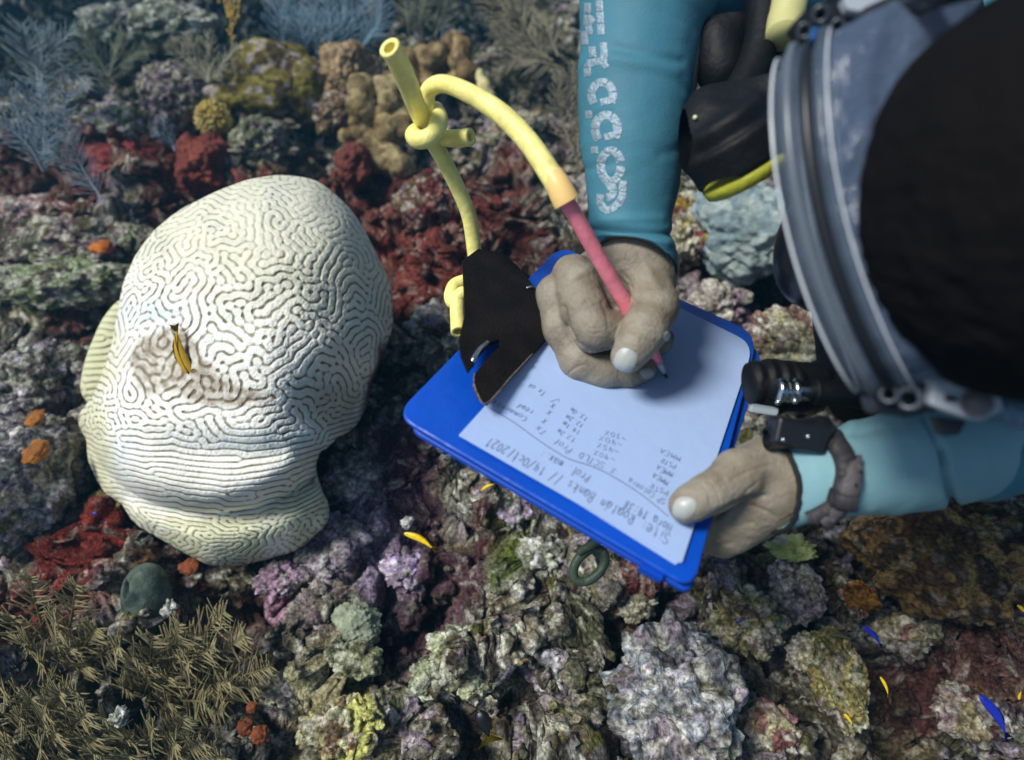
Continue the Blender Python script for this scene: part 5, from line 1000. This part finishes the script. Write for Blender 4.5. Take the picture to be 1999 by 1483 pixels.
# ------------------------------------------------------------------ fish
def fish(px, py, z, L, ang, col, label, group=None, w=.22, tailcol=None, d=None, curve=.1, th=.55, stripe=None, ts=1.):
    c = C(px, py, d or Gd(px, py, z)); dep = -c[2]; Lm = L / FPX * dep; a = math.radians(ang); D = np.array([math.cos(a), math.sin(a), .15]); D /= np.linalg.norm(D)
    U = np.array([-math.sin(a), math.cos(a), 0.]); Wd = np.cross(D, U)
    f_ = thing('fish', W(c), label, 'fish', group); m = mat('fish_skin', col, rough=.35, spec=.5, var=.15, vscale=200)
    s = np.linspace(0, 1, 30); hgt = w * np.sin(np.pi * np.clip(s, 0, 1) ** .75) ** .8 * (1 - .25 * s) + .02; tt = np.linspace(0, 2 * np.pi, 24, endpoint=False)
    R = [c + D * Lm * (k - .5) + U * Lm * curve * math.sin(k * 2.6) + (U[None] * np.cos(tt)[:, None] * h * .5 + Wd[None] * np.sin(tt)[:, None] * h * .5 * th) * Lm for k, h in zip(s, hgt)]
    V = np.concatenate(R); mesh('body', W(V), gridfaces(30, 24).tolist() + [tuple(range(24)), tuple(reversed(range(29 * 24, 30 * 24)))], m, f_)
    e = c + D * Lm * .5 + U * Lm * curve * math.sin(2.6); tq = [e - D * Lm * .06 * ts + U * Lm * .02 * ts, e + D * Lm * .14 * ts + U * Lm * w * .42 * ts, e + D * Lm * .10 * ts, e + D * Lm * .14 * ts - U * Lm * w * .42 * ts, e - D * Lm * .06 * ts - U * Lm * .02 * ts]
    V, F = prism(tq, Wd, Lm * .006, 0); mt = mat('fish_fin', tailcol or col, rough=.4); mesh('tail', W(V), F, mt, f_)
    k = [c + D * Lm * x + U * Lm * (y + curve * math.sin((x + .5) * 2.6)) for x, y in ((-.22, w * .38), (-.05, w * .6), (.2, w * .5), (.34, w * .25))]
    V, F = prism(k, Wd, Lm * .005, 0); mesh('dorsal_fin', W(V), F, mt, f_)
    if stripe is not None:
        k = [c + D * Lm * x + U * Lm * curve * math.sin((x + .5) * 2.6) + np.array([0, 0, 1]) * 0 for x in np.linspace(-.42, .45, 12)]
        v, f = tube([q_ + Wd * (-1 if Wd[2] < 0 else 1) * Lm * w * .5 * th * .96 for q_ in k], Lm * .010, 6); mesh('stripe', W(v), f, mat('fish_stripe', stripe, rough=.5), f_)
    for sgn in (1, -1):
        v, f = ico(2); mesh('eye', W(v * Lm * .022 + c - D * Lm * .38 + U * Lm * curve * .3 + Wd * sgn * Lm * w * .2 * th * 1.6), f, dkf, f_)
YL = srgb(240, 200, 20); BL = srgb(24, 40, 165)
fish(362, 690, 0, 95, 102, srgb(190, 150, 35), 'slim golden brown fish hovering over the tan patch of the brain coral', None, .24, d=.70, curve=.10, stripe=srgb(95, 80, 30))
fish(815, 1056, .12, 62, -28, YL, 'bright yellow curved little fish below the left corner of the board', 'yellow fish', .2)
fish(952, 952, .12, 30, 25, YL, 'tiny yellow fish touching the lower edge of the board', 'yellow fish', .2)
fish(1725, 1338, .12, 34, -72, YL, 'yellow fish right of the upright olive knob, second from the bottom', 'yellow fish', .18)
fish(1655, 1404, .12, 24, -58, YL, 'yellow fish lowest in the picture, near the bottom edge', 'yellow fish', .24)
fish(1994, 1190, .12, 22, -52, YL, 'yellow fish cut by the right edge, below the big golden dome', 'yellow fish', .3)
fish(1992, 1358, .12, 18, 78, YL, 'smallest yellow fish at the right edge above the blue one', 'yellow fish', .3)
fish(1936, 1395, .14, 80, -62, BL, 'long deep blue fish in the lower right corner', 'blue fish', .24)
fish(1700, 1240, .12, 44, -50, BL, 'short deep blue fish below the golden dome, near the lilac stones', 'blue fish', .24)
fish(184, 1003, .10, 12, 0, BL, 'minute vivid blue fish beneath the left rim of the brain coral', 'blue fish', .5)
fish(1640, 1245, .11, 44, -12, srgb(70, 75, 40), 'dim olive fish lying over the pale cream stone', None, .2)
fish(1448, 1212, .11, 26, 20, srgb(45, 50, 110), 'dusky violet blue fish over the mottled stone by the board', 'blue fish', .3)
fish(944, 1412, .14, 52, -68, srgb(14, 12, 14), 'black fish with a bright yellow tail, centre of the bottom edge', None, .62, YL, curve=.02, ts=2.0)
# ------------------------------------------------------------------ sea plumes
def plume(name, label, base, d0, stems, col, brl=60, step=7, rad=1.3, ang=48, seed=1, curl=.5, group=None, branchcol=None, d1=None, sag=0, jit=.16):
    """stems: list of (pixel path) ; branchlets grow on both sides and bend toward the tip"""
    r = random.Random(seed); T = thing(name, P(base[0], base[1], d0), label, 'sea plume', group); st = []; br = []
    for path in stems:
        tw = r.uniform(-.5, .5); path = [np.array(p, float) for p in path]; dd_ = [d0 + (d1 - d0 if d1 else -.03) * k / (len(path) - 1) + r.uniform(-.012, .012) for k in range(len(path))]
        Q = np.array([C(p[0], p[1], e) for p, e in zip(path, dd_)]); n = 40; K = cr_interp(Q, n); L = np.linalg.norm(np.diff(K, axis=0), axis=1).sum(); u = d0 / FPX
        st.append(tube(K, np.linspace(rad * 2.0, rad * .9, n) * u, 6)); T_ = np.gradient(K, axis=0); T_ /= np.linalg.norm(T_, axis=1)[:, None]
        m = int(L / (step * u)); 
        for j in range(m):
            t = (j + .5) / m
            if t < .12: continue
            i = min(n - 1, int(t * (n - 1))); p = K[i]; tg = T_[i]; side = np.cross(tg, [0, 0, 1.]); side /= np.linalg.norm(side) + 1e-9; nz = np.cross(side, tg)
            for sgn in (1, -1):
                if r.random() < .06: continue
                roll = tw + r.uniform(-.45, .45); sd_ = (side * math.cos(roll) + nz * math.sin(roll)) * sgn
                ll = brl * u * (math.sin(math.pi * min(1, t * .75 + .25)) ** .6 * .75 + .25) * r.uniform(.75, 1.15) * (1 - .25 * t); a = math.radians(ang + r.uniform(-16, 16)); q = [p]
                dv = tg * math.cos(a) + sd_ * math.sin(a)
                for k in range(1, 5):
                    q.append(q[-1] + dv * ll / 4); dv = dv + tg * curl * .25 + np.array([0, -sag, 0]) + np.array([r.uniform(-jit, jit), r.uniform(-jit, jit), r.uniform(-jit, jit)]); dv /= np.linalg.norm(dv)
                br.append(tube(np.array(q), np.array([1, .95, .85, .7, .4]) * rad * u, 4))
    m1 = mat('plume_stem', col, rough=.8, spec=.2, var=.2, vscale=60); m2 = mat('plume_branchlet', branchcol or col, rough=.8, spec=.2, var=.25, vscale=30)
    v, f = join(st); mesh('stem', W(v), f, m1, T); v, f = join(br); mesh('branchlet', W(v), f, m2, T)
blu = srgb(128, 146, 158); gry = srgb(150, 148, 125)
plume('sea_plume', 'tall wispy grey blue sea plume curling over at the upper left', (92, 250), 1.38, [[(80, 170), (82, 120), (84, 85), (96, 62)], [(80, 200), (84, 140), (100, 100), (150, 55)], [(78, 190), (70, 130), (55, 90), (45, 45)], [(84, 180), (110, 130), (145, 140), (170, 175)]], srgb(128, 142, 146), 74, 4.2, 1.05, 50, 2, .35, sag=.04)
plume('sea_plume', 'dense pale blue feathery sea plume low at the left edge', (92, 345), 1.18, [[(88, 335), (85, 290), (88, 230), (85, 165)], [(85, 335), (60, 290), (30, 260), (5, 240)], [(90, 330), (110, 280), (125, 220), (130, 180)], [(88, 325), (50, 250), (20, 190), (0, 170)], [(92, 320), (70, 250), (60, 200), (50, 160)]], blu, 50, 3.8, .95, 52, 3, .2)
plume('sea_plume', 'grey blue sea plume leaning up from the red sponge toward the left', (200, 385), 1.1, [[(200, 388), (165, 335), (140, 280), (120, 215)], [(195, 380), (150, 330), (110, 300), (90, 290)]], srgb(125, 138, 148), 48, 3.8, .9, 50, 4, .2)
plume('sea_plume', 'three fronded greyish sea plume standing on the purple brown boulder', (408, 165), 1.5, [[(408, 162), (385, 135), (355, 108), (330, 85)], [(408, 160), (408, 125), (406, 95), (406, 62)], [(410, 160), (428, 135), (445, 112), (462, 92)], [(408, 158), (392, 120), (375, 90), (362, 65)]], gry, 40, 3.6, 1.05, 48, 5, .3)
plume('sea_plume', 'dark drooping sea plume in the shade between the two left ones', (215, 150), 1.62, [[(215, 150), (190, 110), (175, 80), (160, 50)], [(215, 150), (240, 125), (262, 105), (290, 100)], [(215, 150), (180, 130), (150, 120), (120, 120)], [(215, 150), (225, 110), (232, 85), (240, 60)]], srgb(105, 112, 92), 44, 5, 1.5, 45, 6, .3)
plume('sea_plume', 'pale bluish sea plume sprig below the purple brown boulder', (342, 295), 1.25, [[(342, 295), (332, 270), (322, 248), (316, 228)], [(342, 295), (325, 275), (310, 262), (300, 255)]], blu, 26, 4.5, .7, 45, 7, .3)
plume('sea_plume', 'broad hazy blue sea plume thicket at the top edge above the tan dome', (640, 110), 1.68, [[(600, 105), (590, 60), (575, 10), (570, -30)], [(640, 105), (645, 60), (640, 10), (645, -40)], [(670, 105), (690, 60), (705, 10), (720, -30)], [(560, 100), (550, 60), (545, 20), (530, -20)], [(700, 100), (720, 70), (740, 40), (745, 0)], [(620, 105), (615, 70), (610, 30), (600, -10)], [(665, 100), (668, 60), (672, 20), (680, -20)]], srgb(118, 144, 160), 54, 3.0, 1.1, 40, 8, .2)
plume('sea_plume', 'drab olive grey sea plume at the top edge beside the blue thicket', (830, 70), 1.74, [[(800, 70), (795, 40), (790, 0), (780, -30)], [(825, 70), (820, 40), (830, 0), (835, -30)], [(850, 70), (860, 40), (870, 10), (880, -20)]], srgb(112, 116, 100), 48, 3.2, 1.3, 42, 9, .2)
plume('sea_plume', 'brown grey bushy sea plume at the top edge left of the teal sleeve', (1060, 110), 1.62, [[(1000, 60), (980, 30), (960, 0), (940, -30)], [(1040, 90), (1010, 50), (985, 20), (960, -20)], [(1060, 110), (1030, 60), (1010, 20), (1000, -30)], [(1080, 120), (1040, 95), (1000, 75), (960, 60)], [(1090, 130), (1050, 120), (1010, 120), (975, 130)], [(1090, 110), (1070, 60), (1060, 20), (1050, -20)]], srgb(138, 132, 110), 52, 3.4, 1.5, 45, 10, .3)
plume('sea_plume', 'faint grey brown sea plume against the left side of the teal sleeve', (1125, 300), 1.34, [[(1120, 300), (1100, 240), (1090, 190), (1095, 140)], [(1130, 300), (1125, 240), (1115, 190), (1120, 120)], [(1135, 290), (1150, 230), (1145, 170), (1140, 110)]], srgb(132, 126, 108), 42, 3.2, 1.2, 45, 12, .3)
plume('sea_plume', 'small bluish sprig standing behind the tan knobbed cluster', (890, 125), 1.7, [[(870, 120), (870, 95), (872, 70), (870, 50)], [(880, 120), (890, 95), (895, 75), (900, 60)]], blu, 26, 4.2, .8, 42, 13, .3)
plume('sea_plume', 'dim sea fan like plume against the whitish rock at the left edge', (0, 500), 1.05, [[(0, 500), (10, 470), (30, 440), (60, 425)], [(0, 500), (25, 480), (50, 465), (70, 455)], [(-5, 500), (0, 460), (5, 435), (10, 420)]], srgb(98, 95, 75), 30, 4, .6, 40, 14, .2)
def sprigs(label, base, d0, tips, seed, brl=54):
    rr_ = random.Random(seed); stems = []
    for tx, ty in tips:
        b = np.array(base, float); t_ = np.array([tx, ty], float); mid = (b + t_) / 2 + np.array([rr_.uniform(-14, 14), rr_.uniform(-10, 18)]); st0 = b + (t_ - b) * rr_.uniform(.05, .35)
        stems.append([st0, st0 * .5 + mid * .5, mid * .4 + t_ * .6, t_])
    plume('sea_plume', label, base, d0, stems, srgb(112, 102, 74), brl * 1.3, 7.5, 1.6, 50, seed, .35, branchcol=srgb(142, 133, 98), d1=d0 - .10, jit=.09)
sprigs('brown sea plume with upright feathery tips just left of the green vase sponge', (120, 1330), .80, [(60, 1125), (150, 1140), (20, 1200), (110, 1210), (190, 1225), (5, 1290), (75, 1290), (235, 1262), (170, 1300), (45, 1255), (140, 1265), (30, 1340), (100, 1330)], 21)
sprigs('brown bushy sea plume spreading in the bottom left corner', (70, 1470), .74, [(-10, 1330), (60, 1360), (120, 1350), (-15, 1400), (40, 1400), (170, 1390), (110, 1430), (10, 1450), (190, 1440), (80, 1460), (-20, 1460), (30, 1480), (130, 1480), (90, 1390), (150, 1350)], 22, 60)
sprigs('brown sea plume radiating to the right below the brain coral', (300, 1370), .80, [(350, 1215), (300, 1240), (440, 1190), (480, 1240), (420, 1260), (530, 1300), (500, 1340), (370, 1290), (260, 1280), (330, 1320), (450, 1330), (240, 1340), (400, 1370), (290, 1300), (380, 1240), (330, 1370), (440, 1390)], 23)
sprigs('low brown sea plume sprigs along the bottom edge', (290, 1490), .75, [(200, 1400), (240, 1440), (300, 1420), (360, 1400), (345, 1450), (400, 1450), (250, 1475), (440, 1480), (180, 1470)], 24, 52)
# wispy yellow plant at the top
AL = thing('algae', P(455, 120, 1.6), 'thin golden seaweed stalk rising to the top edge beside the grey plume', 'seaweed')
ys = []; ra2 = random.Random(4)
for path in ([(455, 105), (452, 60), (450, 20), (448, -20)], [(452, 60), (462, 35), (466, 10), (462, -15)], [(450, 30), (440, 8), (432, -10)]):
    ys.append(tube(cr_interp(np.array([C(a, b, 1.6) for a, b in path]), 20), .0016, 6))
    for i in range(14):
        a, b = path[ra2.randrange(len(path))]; vv_, ff_ = ico(1); ys.append((vv_ * .0045 + C(a + ra2.uniform(-8, 8), b + ra2.uniform(-14, 14), 1.6), ff_.tolist()))
v, f = join(ys); mesh('frond', W(v), f, mat('golden_weed', srgb(175, 145, 60), rough=.6), AL)
# ------------------------------------------------------------------ sea water haze
hz = bpy.data.materials.new('sea_water'); hz.use_nodes = True; t_ = hz.node_tree; t_.nodes.clear()
o_ = t_.nodes.new('ShaderNodeOutputMaterial'); pv_ = t_.nodes.new('ShaderNodeVolumePrincipled'); pv_.inputs['Color'].default_value = (.07, .26, .40, 1); pv_.inputs['Density'].default_value = .075; pv_.inputs['Anisotropy'].default_value = .3
t_.links.new(pv_.outputs[0], o_.inputs['Volume'])
bx = [(x, y, z) for x in (-13, 13) for y in (-2.5, 15) for z in (-2, 1.6)]
hb = mesh('haze', bx, [(0, 1, 3, 2), (4, 6, 7, 5), (0, 4, 5, 1), (2, 3, 7, 6), (0, 2, 6, 4), (1, 5, 7, 3)], hz, smooth=False); tag(hb, kind='stuff'); hb.visible_shadow = True
